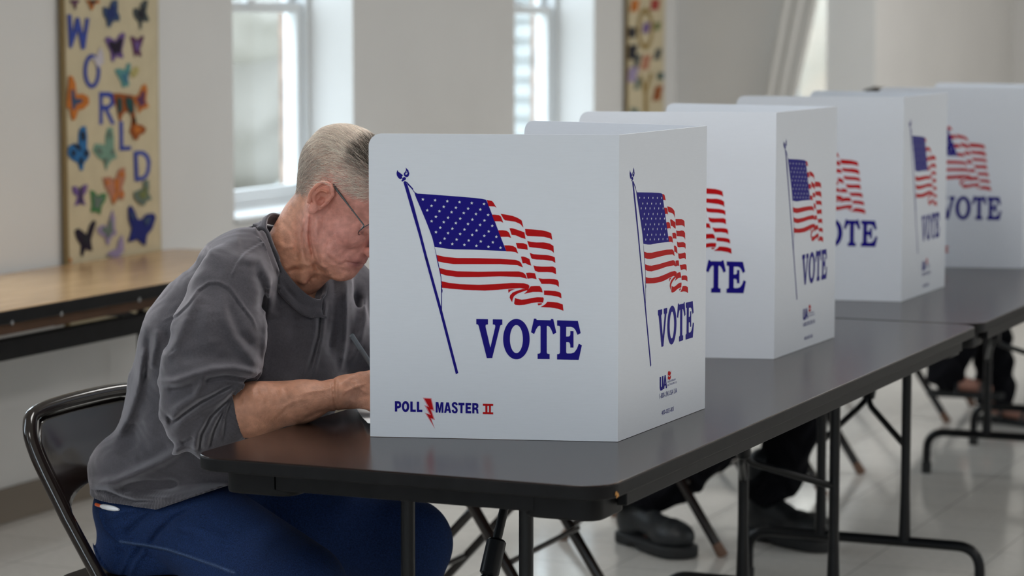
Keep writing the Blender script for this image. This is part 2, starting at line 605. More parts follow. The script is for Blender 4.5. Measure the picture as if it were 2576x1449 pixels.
baseboard('baseboard_alcove', (XJ, YF, 0), (XJ + 0.008, YE, 0.105))
baseboard('baseboard_far', (XJ, YE - 0.008, 0), (XR, YE, 0.105))

def window(n, y0):
    x = WALL - 0.215
    y1 = y0 + WIN_W
    def ring(b, xa, xb, ya, yb, za, zb, wl, wb, wt=None):
        wt = wt or wb
        b.box((xa, ya, za), (xb, ya + wl, zb)); b.box((xa, yb - wl, za), (xb, yb, zb))
        b.box((xa, ya + wl, za), (xb, yb - wl, za + wb)); b.box((xa, ya + wl, zb - wt), (xb, yb - wl, zb))
    f = MB(); ring(f, x - 0.06, x + 0.035, y0, y1, SILL + 0.004, HEAD, 0.028, 0.03)
    root = tag(f.build('window_%d' % n, M['trimwhite'], bevel=0.003), kind='structure')
    lo = MB(); ring(lo, x - 0.012, x + 0.02, y0 + 0.029, y1 - 0.029, SILL + 0.035, 1.54, 0.042, 0.05, 0.035)
    l = lo.build('lower_sash', M['trimwhite'], root, bevel=0.003)
    MB().box((x + 0.003, y0 + 0.07, SILL + 0.08), (x + 0.007, y1 - 0.07, 1.51)).build('glass_pane', M['glass'], l)
    k = MB().box((x + 0.02, y0 + WIN_W / 2 - 0.03, 1.535), (x + 0.04, y0 + WIN_W / 2 + 0.03, 1.552)).build('sash_lock', M['trimwhite'], l, bevel=0.002)
    up = MB(); ring(up, x - 0.048, x - 0.018, y0 + 0.029, y1 - 0.029, 1.51, HEAD - 0.03, 0.042, 0.035, 0.05)
    u = up.build('upper_sash', M['trimwhite'], root, bevel=0.003)
    MB().box((x - 0.035, y0 + 0.07, 1.545), (x - 0.031, y1 - 0.07, HEAD - 0.08)).build('glass_pane', M['glass'], u)
    MB().box((x + 0.035, y0 + 0.001, SILL), (WALL + 0.015, y1 - 0.001, SILL + 0.018)).build('window_sill', M['trimwhite'], root, bevel=0.004)
for i, y0 in enumerate(WIN_Y):
    window(i + 1, y0)
# the narrow window in the jog
b = MB()
for lo, hi in (((JX0, YF + 0.1, SILL), (JX0 + 0.03, YF + 0.16, HEAD)), ((JX1 - 0.015, YF + 0.1, SILL), (JX1, YF + 0.16, HEAD)), ((JX0 + .03, YF + 0.1, SILL), (JX1 - .015, YF + 0.16, SILL + 0.05)), ((JX0 + .03, YF + 0.1, HEAD - 0.05), (JX1 - .015, YF + 0.16, HEAD))):
    b.box(lo, hi)
wj = tag(b.build('window_8', M['trimwhite'], bevel=0.003), kind='structure')
MB().box((JX0 + 0.03, YF + 0.125, SILL + 0.05), (JX1 - 0.015, YF + 0.129, HEAD - 0.05)).build('glass_pane', M['glass'], wj)
# curtain, drawn over to the left as it hangs
nz, nx = 60, 60
V, Q = [], []
for i in range(nz):
    z = HEAD + 0.08 - (HEAD + 0.08 - 0.62) * i / (nz - 1)
    k = (1.57 - z) / 0.43
    xr = -1.449 - 0.094 * k; xl = -1.623 - 0.074 * k
    for j in range(nx):
        u = j / (nx - 1)
        V.append((xl + (xr - xl) * u, YF - 0.055 - 0.012 * math.sin(u * 16) , z))
for i in range(nz - 1):
    for j in range(nx - 1):
        a = i * nx + j
        Q.append((a, a + 1, a + nx + 1, a + nx))
cur = np_obj('curtain', V, Q, M['curtain'])
so = cur.modifiers.new('thickness', 'SOLIDIFY'); so.thickness = 0.003
tag(cur, 'pale narrow curtain slanting to the left beside the farthest bright window', 'curtain')
rod = MB().tube([(-1.9, YF - 0.035, HEAD + 0.092), (-1.3, YF - 0.035, HEAD + 0.08)], 0.009)
rod.tube([(-1.86, YF - 0.035, HEAD + 0.08), (-1.86, YF, HEAD + 0.08)], 0.006).tube([(-1.33, YF - 0.035, HEAD + 0.08), (-1.33, YF, HEAD + 0.08)], 0.006)
tag(rod.build('curtain_rod', M['trimwhite'], smooth=True), 'white curtain rod above the farthest narrow window', 'curtain rod')

# ceiling lights (above the frame; they light the hall)
m_em = bpy.data.materials.new('lit_diffuser'); m_em.use_nodes = True
pb = m_em.node_tree.nodes['Principled BSDF']
pb.inputs['Emission Color'].default_value = (1, 0.95, 0.87, 1); pb.inputs['Emission Strength'].default_value = 1.5
for i, (x, y) in enumerate(LAMPS):
    fr = MB()
    for lo, hi in (((x - .32, y - .62, CEIL - .06), (x - .29, y + .62, CEIL)), ((x + .29, y - .62, CEIL - .06), (x + .32, y + .62, CEIL)), ((x - .29, y - .62, CEIL - .06), (x + .29, y - .59, CEIL)), ((x - .29, y + .59, CEIL - .06), (x + .29, y + .62, CEIL))):
        fr.box(lo, hi)
    t = thing('ceiling_light', 'rectangular fluorescent light fixture on the hall ceiling', 'ceiling light', (0, 0, 0), group='ceiling lights of the hall')
    fr.build('light_frame', M['trimwhite'], t)
    MB().box((x - .29, y - .59, CEIL - .05), (x + .29, y + .59, CEIL - .045)).build('diffuser', m_em, t)

# outdoors
M['lawn'] = mat('pale_winter_lawn', (0.34, 0.33, 0.29), 0.95, noise=0.3, scale=1.2)
tag(MB().box((-60, -50, -0.35), (60, 70, -0.30)).build('ground_outside', M['lawn']), kind='structure')
M['crown'] = mat('hazy_tree_crown', (0.37, 0.35, 0.325), 0.95, col2=(0.49, 0.47, 0.44), scale=1.4)
M['crown2'] = mat('rusty_tree_crown', (0.44, 0.35, 0.28), 0.95, col2=(0.38, 0.35, 0.31), scale=1.4)
M['bark'] = mat('grey_bark', (0.12, 0.10, 0.08), 0.9)
def tree(x, y, h, r, m, seed, lab):
    rg = np.random.default_rng(seed)
    t = thing('tree', lab, 'tree', (x, y, -0.3))
    MB().tube([(0, 0, 0), (0.1, 0, h * .4), (0, 0.1, h * .8)], [0.2, 0.14, 0.05]).build('trunk', M['bark'], t, smooth=True)
    cs = rg.uniform(-1, 1, (16, 3)) * [r * .7, r * .7, h * .36] + [0, 0, h * .52]
    ph = rg.uniform(0, 6, 6)
    def f(P):
        d = None
        for c in cs:
            e = np.linalg.norm(P - c, axis=1) - r * .52
            d = e if d is None else smin(d, e, .3)
        return d + .16 * np.sin(P[:, 0] * 4.1 + ph[0]) * np.sin(P[:, 1] * 4.7 + ph[1]) * np.sin(P[:, 2] * 4.3 + ph[2]) + .07 * np.sin(P[:, 0] * 11 + ph[3]) * np.sin(P[:, 1] * 12 + ph[4]) * np.sin(P[:, 2] * 10 + ph[5])
    V, Q = sdf_mesh(f, (-r * 1.6, -r * 1.6, -.2), (r * 1.6, r * 1.6, h * 1.15), 0.22, B=10, slack=.5)
    np_obj('crown', V, Q, m, t)
tree(-9.2, 14.2, 6.2, 2.6, M['crown'], 1, 'hazy olive grey tree outside the nearer window')
tree(-17.5, 26.5, 8.5, 3.0, M['crown'], 5, 'tall pale grey tree outside behind the other trees')
tree(-4.6, 18.4, 3.4, 1.6, M['crown2'], 3, 'low rusty brown tree outside the nearer window')

M['siding'] = mat('weathered_grey_siding', (0.42, 0.44, 0.44), 0.9, noise=0.08, scale=2, stretch=(1, 1, 6))
h = thing('house', 'pale clapboard house outside beyond the second window', 'house', (-9.0, 24.0, -0.3))
b = MB()
for i in range(24):
    z = i * .2
    b.add([(-4.2, -3, z), (2.6, -3, z), (2.6, -2.95, z + .2), (-4.2, -2.95, z + .2), (-4.2, 3, z), (2.6, 3, z), (2.6, 3, z + .2), (-4.2, 3, z + .2)], [(0, 1, 2, 3), (1, 5, 6, 2), (4, 0, 3, 7), (5, 4, 7, 6)])
b.build('clapboard_wall', M['siding'], h)
MB().prism([(-3.3, 4.8), (3.3, 4.8), (0, 7.0)], -4.4, 2.8, axis=0).build('roof', M['base'], h)
for x in (-3.2, -.6):
    MB().box((x, -3.06, 1.4), (x + .9, -2.94, 2.9)).build('window_frame', M['bark'], h)
# ------------------------------------------------------------------ folding tables
TZ = 0.742
def folding_table(u0, label, x0=0.0, wid=0.762, ln=2.44, top='laminate', group=None, chips=False):
    t = thing('folding_table', label, 'table', (x0 + wid / 2, u0 + ln / 2, 0), group=group)
    t_loc = np.array([x0 + wid / 2, u0 + ln / 2, 0])
    def L(p): return tuple(np.array(p, float) - t_loc)
    def poly(ins, r): return [(p[0] - t_loc[0], p[1] - t_loc[1]) for p in rrect(x0 + ins, u0 + ins, x0 + wid - ins, u0 + ln - ins, r)]
    b = MB(); b.prism(poly(0.0006, 0.058), TZ - 0.004, TZ)
    b.build('tabletop', M[top], t, smooth=True, bevel=0.0012)
    b = MB(); b.prism(poly(0, 0.058), TZ - 0.024, TZ - 0.0012)
    e = b.build('edge_band', M['edge'], t, smooth=True, bevel=0.0025, seg=3)
    if chips:
        c = MB()
        for ang, z, s in ((-0.15, TZ - 0.0205, 0.006), (-0.22, TZ - 0.0165, 0.005)):
            cx, cy = x0 + wid - 0.058, u0 + 0.058
            px, py = cx + 0.0585 * math.cos(ang), cy + 0.0585 * math.sin(ang)
            c.add([L((px, py - s, z - s * .6)), L((px + .0004, py + s * .9, z - s * .2)), L((px, py + s * .5, z + s * .8)), L((px - .0003, py - s * .5, z + s * .5))], [(0, 1, 2, 3)])
        for k in range(14):
            ang = -1.0 + k * 0.11 + RNG.uniform(-.03, .03)
            cx, cy = x0 + wid - 0.058, u0 + 0.058
            p = [(cx + rr * math.cos(ang + q), cy + rr * math.sin(ang + q), TZ + 0.0003) for rr, q in ((0.0578, 0), (0.0578, RNG.uniform(.02, .09)), (0.0562, RNG.uniform(.01, .05)))]
            c.add([L(q) for q in p], [(0, 1, 2)])
        c.build('edge_chip', M['chip'], t)
    # apron rails and corner blocks
    z1, z0 = TZ - 0.0245, TZ - 0.056
    ins = 0.042
    a = MB()
    a.box(L((x0 + ins + .10, u0 + ins, z0)), L((x0 + wid - ins - .10, u0 + ins + .018, z1)))
    a.build('end_rail', M['edge'], t, bevel=0.002)
    a = MB(); a.box(L((x0 + ins + .10, u0 + ln - ins - .018, z0)), L((x0 + wid - ins - .10, u0 + ln - ins, z1)))
    a.build('end_rail', M['edge'], t, bevel=0.002)
    for xx in (x0 + 0.012, x0 + wid - 0.03):
        a = MB(); a.box(L((xx, u0 + .12, z0 + .006)), L((xx + .018, u0 + ln - .12, z1)))
        a.build('side_rail', M['edge'], t, bevel=0.002)
    for sx in (0, 1):
        for sy in (0, 1):
            bx0 = x0 + ins if sx == 0 else x0 + wid - 0.032 - .135
            by0 = u0 + ins if sy == 0 else u0 + ln - ins - .135
            pts = rrect(bx0, by0, bx0 + .135, by0 + .135, .03, 4)
            pts = [(p[0] - t_loc[0], p[1] - t_loc[1]) for p in pts]
            a = MB(); a.prism(pts, z0 - .010, z1)
            a.build('corner_block', M['edge'], t, smooth=True, bevel=0.004, seg=3)
    cx = x0 + wid / 2 + .014
    for end in (0, 1):
        u = u0 + (0.27 if end == 0 else ln - 0.35)
        s = 1 if end == 0 else -1
        for k in (-1, 1):
            x = cx + k * .1125
            MB().tube([L((x, u, TZ - .03)), L((x, u, .27)), L((x, u, .165)), L((x, u, .140))], [.0125, .0125, .0155, .0165], 16).build('leg', M['blackmetal'], t, smooth=True)
        MB().tube([L((cx - .24, u, .62)), L((cx + .24, u, .62))], .008).build('cross_bar', M['blackmetal'], t, smooth=True) if False else None
        foot = bend([L((cx - .31, u, 0.012)), L((cx - .31, u, .138)), L((cx + .31, u, .138)), L((cx + .31, u, 0.012))], .09, 8)
        MB().tube(foot, .0135, 14).build('foot_bar', M['blackmetal'], t, smooth=True)
        MB().tube([L((cx - .21, u, TZ - .035)), L((cx + .21, u, TZ - .035))], .0105, 12).build('hinge_bar', M['blackmetal'], t, smooth=True)
        for k in (-1, 1):
            x = cx + k * .31
            MB().tube([L((x, u, 0)), L((x, u, .035))], .0165, 14).build('foot_cap', M['sole'], t, smooth=True)
        # folding brace with the sliding lock sleeve
        j = np.array([cx - .045, u + s * .20, .487])
        top_ = np.array([cx - .03, u + s * .30, TZ - .03])
        ax = (top_ - j) / np.linalg.norm(top_ - j)
        MB().tube([L(j), L(top_)], .0085, 10).build('brace_strut', M['blackmetal'], t, smooth=True)
        MB().tube([L(j - ax * .012), L(j - ax * .008), L(j + ax * .052), L(j + ax * .056)], [.014, .018, .018, .014], 16).build('lock_sleeve', M['blackmetal'], t, smooth=True)
        for k in (-1, 1):
            q = np.array([cx + k * .1125, u, .385])
            MB().tube(bend([L(j - ax * .005), L(j - ax * .03 + np.array([k * .012, -s * .01, 0])), L(q)], .02, 4), .0085, 10).build('brace_arm', M['blackmetal'], t, smooth=True)
        if chips and end == 0: MB().tube(smooth_line([L(j - ax * .01 + np.array([0, -.018, 0])), L(j - ax * .035 + np.array([.012, -.02, 0])), L(j - ax * .07 + np.array([.03, -.01, 0])), L(j - ax * .085 + np.array([.05, 0.0, 0]))]), .0022, 8).build('release_wire', M['wire'], t, smooth=True)
    return t
folding_table(0.0, 'long dark brown folding table nearest the camera with chipped corner', chips=True)
folding_table(2.452, 'dark folding table butted against the far end of the nearest one')
folding_table(4.905, 'farthest dark folding table in the row at the edge of view')

# light oak table by the wall, legs folded under
t = thing('wall_table', 'long light oak topped table with black edge against the left wall', 'table', (-1.88, 0.9, 0))
tl = np.array([-1.88, 0.9, 0])
def LL(p): return tuple(np.array(p, float) - tl)
pts = [(p[0] - tl[0], p[1] - tl[1]) for p in rrect(WALL + 0.03, -1.6, -1.582, 3.52, .05)]
MB().prism(pts, .726, .742).build('tabletop', M['maple'], t, smooth=True, bevel=.001)
pts = [(p[0] - tl[0], p[1] - tl[1]) for p in rrect(WALL + 0.028, -1.602, -1.580, 3.522, .052)]
MB().prism(pts, .705, .7405).build('edge_band', M['edge'], t, smooth=True, bevel=.003)
MB().box(LL((-1.64, -1.45, .672)), LL((-1.62, 3.38, .7049))).build('side_rail', M['plywood'], t)
MB().box(LL((-2.10, -1.45, .690)), LL((-2.08, 3.38, .7049))).build('side_rail', M['plywood'], t)
MB().box(LL((-1.665, -1.3, .601)), LL((-1.635, 3.30, .655))).build('lower_rail', M['edge'], t, bevel=.003)
MB().box(LL((-2.09, -1.3, .601)), LL((-2.06, 3.30, .655))).build('lower_rail', M['edge'], t, bevel=.003)
for ya in (1.05, 2.02, 3.0):
    MB().prism([(ya - tl[1], .7049), (ya + .30 - tl[1], .7049), (ya + .46 - tl[1], .655), (ya + .40 - tl[1], .655)], -1.668 - tl[0], -1.640 - tl[0], axis=0).build('brace_plate', M['blackmetal'], t)
    MB().box(LL((-2.05, ya + .1, .66)), LL((-1.67, ya + .16, .7049))).build('cross_batten', M['plywood'], t)
for ya in (1.62, 1.785, 2.01, 2.395, 2.78):
    MB().tube([LL((-1.578, ya, .708)), LL((-1.583, ya, .708))], .007, 12).build('edge_rivet', M['wire'], t, smooth=True)
for ya, xa in ((-1.2, -1.65), (-1.2, -2.075), (3.2, -1.65), (3.2, -2.075)):
    MB().tube([LL((xa, ya, 0)), LL((xa, ya, .60))], .0127, 12).build('leg', M['blackmetal'], t, smooth=True)
# ------------------------------------------------------------------ voting booths: artwork measured on the nearest side panel
PWID, PHT = 0.438, 0.535
def homography(src, dst):
    A = []
    for (x, y), (u, v) in zip(src, dst):
        A.append([x, y, 1, 0, 0, 0, -u * x, -u * y, -u]); A.append([0, 0, 0, x, y, 1, -v * x, -v * y, -v])
    return np.linalg.svd(np.array(A, float))[2][-1].reshape(3, 3)
HG = homography([(932.5, 338.5), (1556.5, 343), (1555, 1114), (933, 1102)], [(0, PHT), (PWID, PHT), (PWID, 0), (0, 0)])
def hmap(pts):
    q = np.c_[np.array(pts, float), np.ones(len(pts))] @ HG.T
    return q[:, :2] / q[:, 2:]
def Z(pts, ox, oy, sc):           # measured in an enlarged crop
    return [(ox + x / sc, oy + y / sc) for x, y in pts]
ART = []                          # (loops in panel metres, material index, layer)
def art(loops, mi, layer=1):
    if isinstance(loops[0][0], (int, float, np.floating)): loops = [loops]
    ART.append(([hmap(l) for l in loops], mi, layer))
A3 = lambda p: Z(p, 990, 400, 5.573)       # crop with the canton
A4 = lambda p: Z(p, 1210, 480, 4.526)      # crop with the stripes
A6 = lambda p: Z(p, 990, 400, 2.586)
AV = lambda p: Z(p, 1190, 780, 8.883)      # crop with VOTE
AP = lambda p: Z(p, 960, 980, 7.576)       # crop with the name line
# canton and pole
art(A3([(318, 480), (330, 478), (352, 494), (600, 512), (940, 538), (1150, 556), (1250, 568), (1312, 582), (1340, 645), (1420, 850), (1510, 1090), (1592, 1301), (1400, 1292), (1130, 1280), (870, 1276), (760, 1266), (592, 1240), (560, 1110), (520, 1000), (470, 870), (400, 700), (340, 560), (318, 498)]), 1)
art(A3([(163, 340), (180, 318), (196, 326), (220, 376), (300, 640), (400, 1020), (508, 1449), (470, 1449), (375, 1080), (262, 690), (200, 470)]), 1)
art(A6([(209.5, 640), (227.5, 640), (323, 990), (427, 1398), (411, 1407), (310, 1010)]), 1)
art(A3([(196, 326), (215, 335), (300, 428), (296, 440), (322, 478), (316, 486), (285, 440), (222, 372)]), 1)
art(A6([(273, 570), (279, 590), (300, 680), (318, 770), (322, 880), (322, 1000), (316, 985), (317, 880), (314, 772), (290, 660)]), 1)
art(A6([(318, 820), (325, 830), (322, 845), (327, 860), (324, 876), (317, 870)]), 1)
# eagle finial
art(A3([(78, 165), (92, 190), (118, 208), (140, 225), (158, 240), (140, 262), (150, 270), (140, 285), (118, 294), (96, 282), (82, 262), (70, 240), (66, 208)]), 1)
art([A3([(196, 130), (212, 150), (232, 168), (238, 195), (246, 210), (240, 240), (228, 260), (205, 268), (185, 258), (168, 240), (168, 212), (185, 195), (198, 170)]), A3([(208, 176), (200, 205), (188, 220), (196, 234), (212, 226), (222, 208), (224, 190), (216, 205), (208, 214), (204, 206), (212, 188)])], 1)
art(A3([(160, 268), (178, 262), (196, 272), (198, 292), (188, 308), (170, 312), (158, 326), (136, 324), (134, 312), (150, 300), (140, 290)]), 1)
# red stripe pieces
for p in (
    [(77, 112), (135, 124), (150, 138), (188, 202), (165, 188), (98, 184)],
    [(135, 279), (165, 279), (215, 285), (238, 302), (264, 372), (235, 357), (163, 355)],
    [(234, 270), (300, 280), (370, 294), (430, 318), (472, 346), (492, 428), (455, 386), (400, 362), (330, 350), (283, 344), (264, 325)],
    [(204, 457), (260, 456), (300, 463), (324, 478), (334, 495), (352, 544), (320, 532), (234, 532)],
    [(333, 434), (365, 433), (420, 450), (503, 480), (516, 557), (460, 540), (405, 515), (358, 510)],
    [(509, 441), (600, 448), (700, 457), (770, 474), (806, 492), (818, 568), (790, 548), (720, 532), (600, 525), (535, 522), (516, 502)],
    [(274, 628), (330, 628), (375, 636), (408, 655), (432, 722), (400, 706), (350, 698), (298, 696)],
    [(405, 600), (490, 603), (532, 620), (541, 680), (500, 672), (425, 664)],
    [(533, 577), (575, 588), (640, 595), (720, 594), (790, 608), (831, 636), (835, 715), (810, 690), (750, 672), (660, 660), (556, 648)],
    [(463, 757), (485, 754), (520, 764), (560, 784), (580, 860), (548, 850), (515, 832), (482, 834)],
    [(562, 712), (600, 728), (680, 734), (760, 738), (820, 752), (847, 766), (852, 829), (815, 806), (730, 794), (640, 790), (590, 782), (578, 770)],
    [(520, 942), (560, 938), (622, 946), (641, 1014), (590, 1004), (537, 1008)],
    [(603, 856), (640, 866), (700, 870), (770, 870), (824, 868), (856, 886), (861, 958), (820, 938), (760, 932), (660, 933), (620, 916)],
    [(659, 1001), (710, 1009), (780, 1008), (840, 1011), (878, 1022), (891, 1048), (892, 1103), (860, 1078), (790, 1068), (696, 1067)],
    [(573, 1093), (620, 1090), (676, 1090), (698, 1120), (709, 1164), (670, 1158), (600, 1158), (497, 1181), (540, 1140)],
    [(722, 1142), (780, 1142), (850, 1148), (900, 1160), (918, 1178), (921, 1231), (880, 1212), (810, 1200), (724, 1193)],
    [(762, 1269), (820, 1272), (880, 1280), (936, 1300), (944, 1374), (890, 1352), (800, 1336), (685, 1331), (735, 1300)],
    [(396, 1226), (420, 1236), (470, 1246), (530, 1240), (590, 1226), (650, 1218), (716, 1220), (722, 1240), (714, 1280), (640, 1278), (580, 1286), (500, 1306), (440, 1310), (400, 1306), (384, 1290)],
    [(652, 1288), (702, 1287), (700, 1300), (664, 1312), (654, 1306)],
    [(318, 1130), (350, 1128), (400, 1126), (350, 1144), (321, 1170)],
    [(528, 1140), (480, 1156), (420, 1180), (385, 1206), (370, 1240), (363, 1276), (350, 1256), (334, 1222), (340, 1196), (370, 1164), (420, 1144), (480, 1126), (518, 1126)],
): art(A4(p), 2)
art(A6([(288, 628), (340, 640), (420, 648), (560, 649), (700, 653), (800, 660), (825, 670), (836, 683), (847, 710), (810, 695), (700, 688), (560, 688), (400, 688), (340, 680), (296, 670)]), 2)
art(A6([(304, 712), (350, 724), (420, 734), (560, 737), (700, 735), (820, 735), (850, 744), (864, 758), (873, 784), (830, 772), (700, 768), (560, 772), (420, 772), (350, 762), (313, 750)]), 2)
art(A6([(319, 799), (370, 810), (440, 818), (560, 822), (660, 818), (780, 810), (850, 812), (880, 820), (889, 830), (885, 845), (876, 862), (860, 850), (830, 844), (760, 848), (680, 856), (600, 860), (470, 856), (380, 848), (323, 842)]), 2)
# stars
def star(cx, cy, r):
    return [(cx + r * (1 if k % 2 == 0 else .42) * math.cos(-math.pi / 2 + .12 + k * math.pi / 5), cy + r * (1 if k % 2 == 0 else .42) * math.sin(-math.pi / 2 + .12 + k * math.pi / 5)) for k in range(10)]
for row in range(9):
    n = 6 if row % 2 == 0 else 5
    a = np.array([433, 576]) + (np.array([674, 1187]) - np.array([433, 576])) * row / 8.0
    step = np.array([170 - .3 * row, 13.0])
    off = np.zeros(2) if row % 2 == 0 else np.array([90., 14.])
    for k in range(n):
        c = a + off + step * k
        art(A3(star(c[0], c[1], 23)), 0, 2)
# VOTE
art(AV([(92, 213), (353, 217), (353, 338), (325, 338), (303, 348), (298, 385), (404, 855), (515, 385), (510, 350), (490, 340), (459, 338), (459, 220), (672, 225), (672, 346), (645, 346), (625, 365), (445, 1092), (325, 1092), (145, 370), (125, 338), (92, 332)]), 1)
def ell(cx, cy, rx, ry, n=48): return [(cx + rx * math.cos(2 * math.pi * k / n), cy + ry * math.sin(2 * math.pi * k / n)) for k in range(n)]
art([AV(ell(984, 665, 296, 455)), AV(ell(984, 664, 144, 314))], 1)
art(AV([(1375, 204), (1427, 206), (1436, 236), (1745, 242), (1752, 212), (1803, 213), (1872, 520), (1801, 560), (1760, 455), (1725, 395), (1690, 367), (1665, 368), (1660, 385), (1660, 960), (1670, 988), (1695, 996), (1724, 998), (1724, 1115), (1455, 1112), (1455, 992), (1490, 990), (1512, 978), (1520, 955), (1520, 375), (1500, 362), (1465, 380), (1420, 450), (1380, 552), (1309, 512)]), 1)
art(AV([(1888, 242), (2350, 254), (2414, 530), (2343, 570), (2300, 470), (2260, 415), (2200, 390), (2092, 390), (2090, 606), (2140, 606), (2170, 592), (2182, 560), (2182, 483), (2254, 484), (2254, 856), (2182, 854), (2180, 790), (2165, 745), (2135, 733), (2092, 733), (2092, 965), (2110, 985), (2200, 985), (2270, 960), (2330, 880), (2370, 765), (2440, 800), (2370, 1130), (1888, 1122), (1888, 1000), (1930, 998), (1952, 975), (1955, 400), (1945, 372), (1915, 364), (1888, 364)]), 1)
MAINLOGO = len(ART)
# POLL MASTER II
art([AP([(268, 243), (340, 243), (375, 258), (390, 300), (388, 345), (370, 372), (340, 385), (314, 386), (314, 445), (268, 445)]), AP([(314, 290), (335, 292), (347, 305), (347, 325), (336, 338), (314, 338)])], 1)
art([AP(ell(472, 348, 71, 107, 32)), AP(ell(471, 348, 27, 58, 32))], 1)
art(AP([(562, 250), (608, 250), (608, 405), (667, 406), (667, 453), (562, 450)]), 1)
art(AP([(686, 253), (731, 253), (731, 408), (792, 409), (792, 455), (686, 453)]), 1)
art(AP([(1045, 260), (1098, 262), (1120, 385), (1141, 262), (1193, 264), (1193, 466), (1156, 466), (1156, 335), (1134, 465), (1104, 464), (1084, 335), (1084, 462), (1045, 461)]), 1)
art([AP([(1247, 266), (1298, 267), (1340, 468), (1298, 468), (1291, 428), (1255, 427), (1246, 467), (1205, 466)]), AP([(1262, 392), (1285, 392), (1274, 330)])], 1)
sp = [(1448, 318), (1435, 290), (1405, 280), (1376, 295), (1374, 328), (1400, 352), (1430, 378), (1446, 410), (1436, 448), (1408, 457), (1380, 445), (1368, 410)]
sc_ = [np.array(p) for p in smooth_line([(*p, 0) for p in sp], 4)]
l_, r_ = [], []
for i, p in enumerate(sc_):
    tt = sc_[min(i + 1, len(sc_) - 1)] - sc_[max(i - 1, 0)]
    nn = np.array([-tt[1], tt[0]]) / (np.hypot(tt[0], tt[1]) + 1e-9)
    l_.append(tuple(p[:2] + nn * 20)); r_.append(tuple(p[:2] - nn * 20))
art(AP(l_ + r_[::-1]), 1)
art(AP([(1478, 271), (1594, 273), (1594, 322), (1558, 322), (1556, 474), (1515, 473), (1515, 322), (1478, 320)]), 1)
art(AP([(1614, 273), (1722, 276), (1722, 322), (1656, 321), (1656, 350), (1712, 351), (1712, 395), (1656, 394), (1656, 428), (1722, 430), (1722, 478), (1614, 475)]), 1)
art([AP([(1741, 277), (1815, 277), (1850, 292), (1860, 325), (1855, 362), (1838, 385), (1855, 402), (1857, 450), (1864, 480), (1822, 480), (1818, 425), (1805, 408), (1783, 406), (1783, 478), (1741, 477)]), AP([(1783, 320), (1808, 322), (1818, 335), (1818, 352), (1806, 364), (1783, 364)])], 1)
art([AP([(1943, 290), (2140, 295), (2140, 334), (2096, 334), (2096, 455), (2140, 456), (2140, 495), (1943, 490), (1943, 450), (1990, 451), (1990, 332), (1943, 330)]), AP([(2030, 334), (2060, 334), (2060, 453), (2030, 452)])], 2)
bolt = [(798, 174), (965, 184), (1024, 435), (968, 420), (1032, 606), (965, 588), (1030, 775), (836, 462), (922, 492), (828, 318), (888, 336)]
art(AP(bolt), 3)
art(AP([(830, 192), (952, 200), (1000, 402), (945, 400), (1005, 580), (945, 565), (1000, 700), (870, 482), (955, 510), (866, 342), (920, 356)]), 2, 2)
FLAGLOGO = ART[:MAINLOGO]
SIDE_ART = ART[:]

# small maker's mark of the back panel, set with the built-in font
def text_polys(txt, x, y, hgt, wid):
    """flat outline mesh of a line of text fitted to a box, lower left at x, y"""
    c = bpy.data.curves.new('lettering', 'FONT')
    c.body = txt; c.size = 1; c.fill_mode = 'FRONT' if hasattr(c, 'fill_mode') else 'FRONT'
    c.resolution_u = 2
    o = bpy.data.objects.new('lettering', c); COL.objects.link(o)
    dg = bpy.context.evaluated_depsgraph_get(); dg.update()
    me = bpy.data.meshes.new_from_object(o.evaluated_get(dg))
    V = np.array([v.co[:2] for v in me.vertices]); F = [tuple(p.vertices) for p in me.polygons]
    bpy.data.objects.remove(o); bpy.data.curves.remove(c); bpy.data.meshes.remove(me)
    lo, hi = V.min(0), V.max(0)
    V = (V - lo) / (hi - lo) * [wid, hgt] + [x, y]
    return V, F

TXT = [(text_polys('1-800-UN USA UA', .200, .049, .0095, .0875), 1), (text_polys('400-003-001', .210, .0175, .0085, .0615), 1),
       (text_polys('UNITED AMERICAN', .238, .0735, .0035, .042), 1), (text_polys('ELECTION SUPPLY CO.', .238, .0675, .0035, .050), 1)]
BACK_EXTRA = [([np.array([(.200, .089), (.2065, .089), (.2065, .071), (.209, .069), (.2115, .071), (.2115, .089), (.218, .089), (.218, .069), (.214, .0635), (.204, .0635), (.200, .069)])], 1, 1),
              ([np.array([(.2165, .0645), (.2245, .0895), (.2295, .0895), (.2365, .0645), (.2310, .0645), (.2295, .0700), (.2245, .0700), (.2230, .0645)]), np.array([(.2253, .0735), (.2285, .0735), (.2269, .0800)])], 1, 1),
              ([np.array([(.241, .0790), (.245, .0800), (.249, .0775), (.253, .0785), (.256, .0815), (.2560, .0865), (.252, .0840), (.248, .0835), (.244, .0855), (.241, .0845)])], 2, 1),
              ([np.array([(.241, .0862), (.244, .0872), (.248, .0852), (.252, .0857), (.256, .0885), (.2560, .0945), (.253, .0915), (.250, .0920), (.249, .0945), (.245, .0950), (.241, .0925)])], 2, 1)]

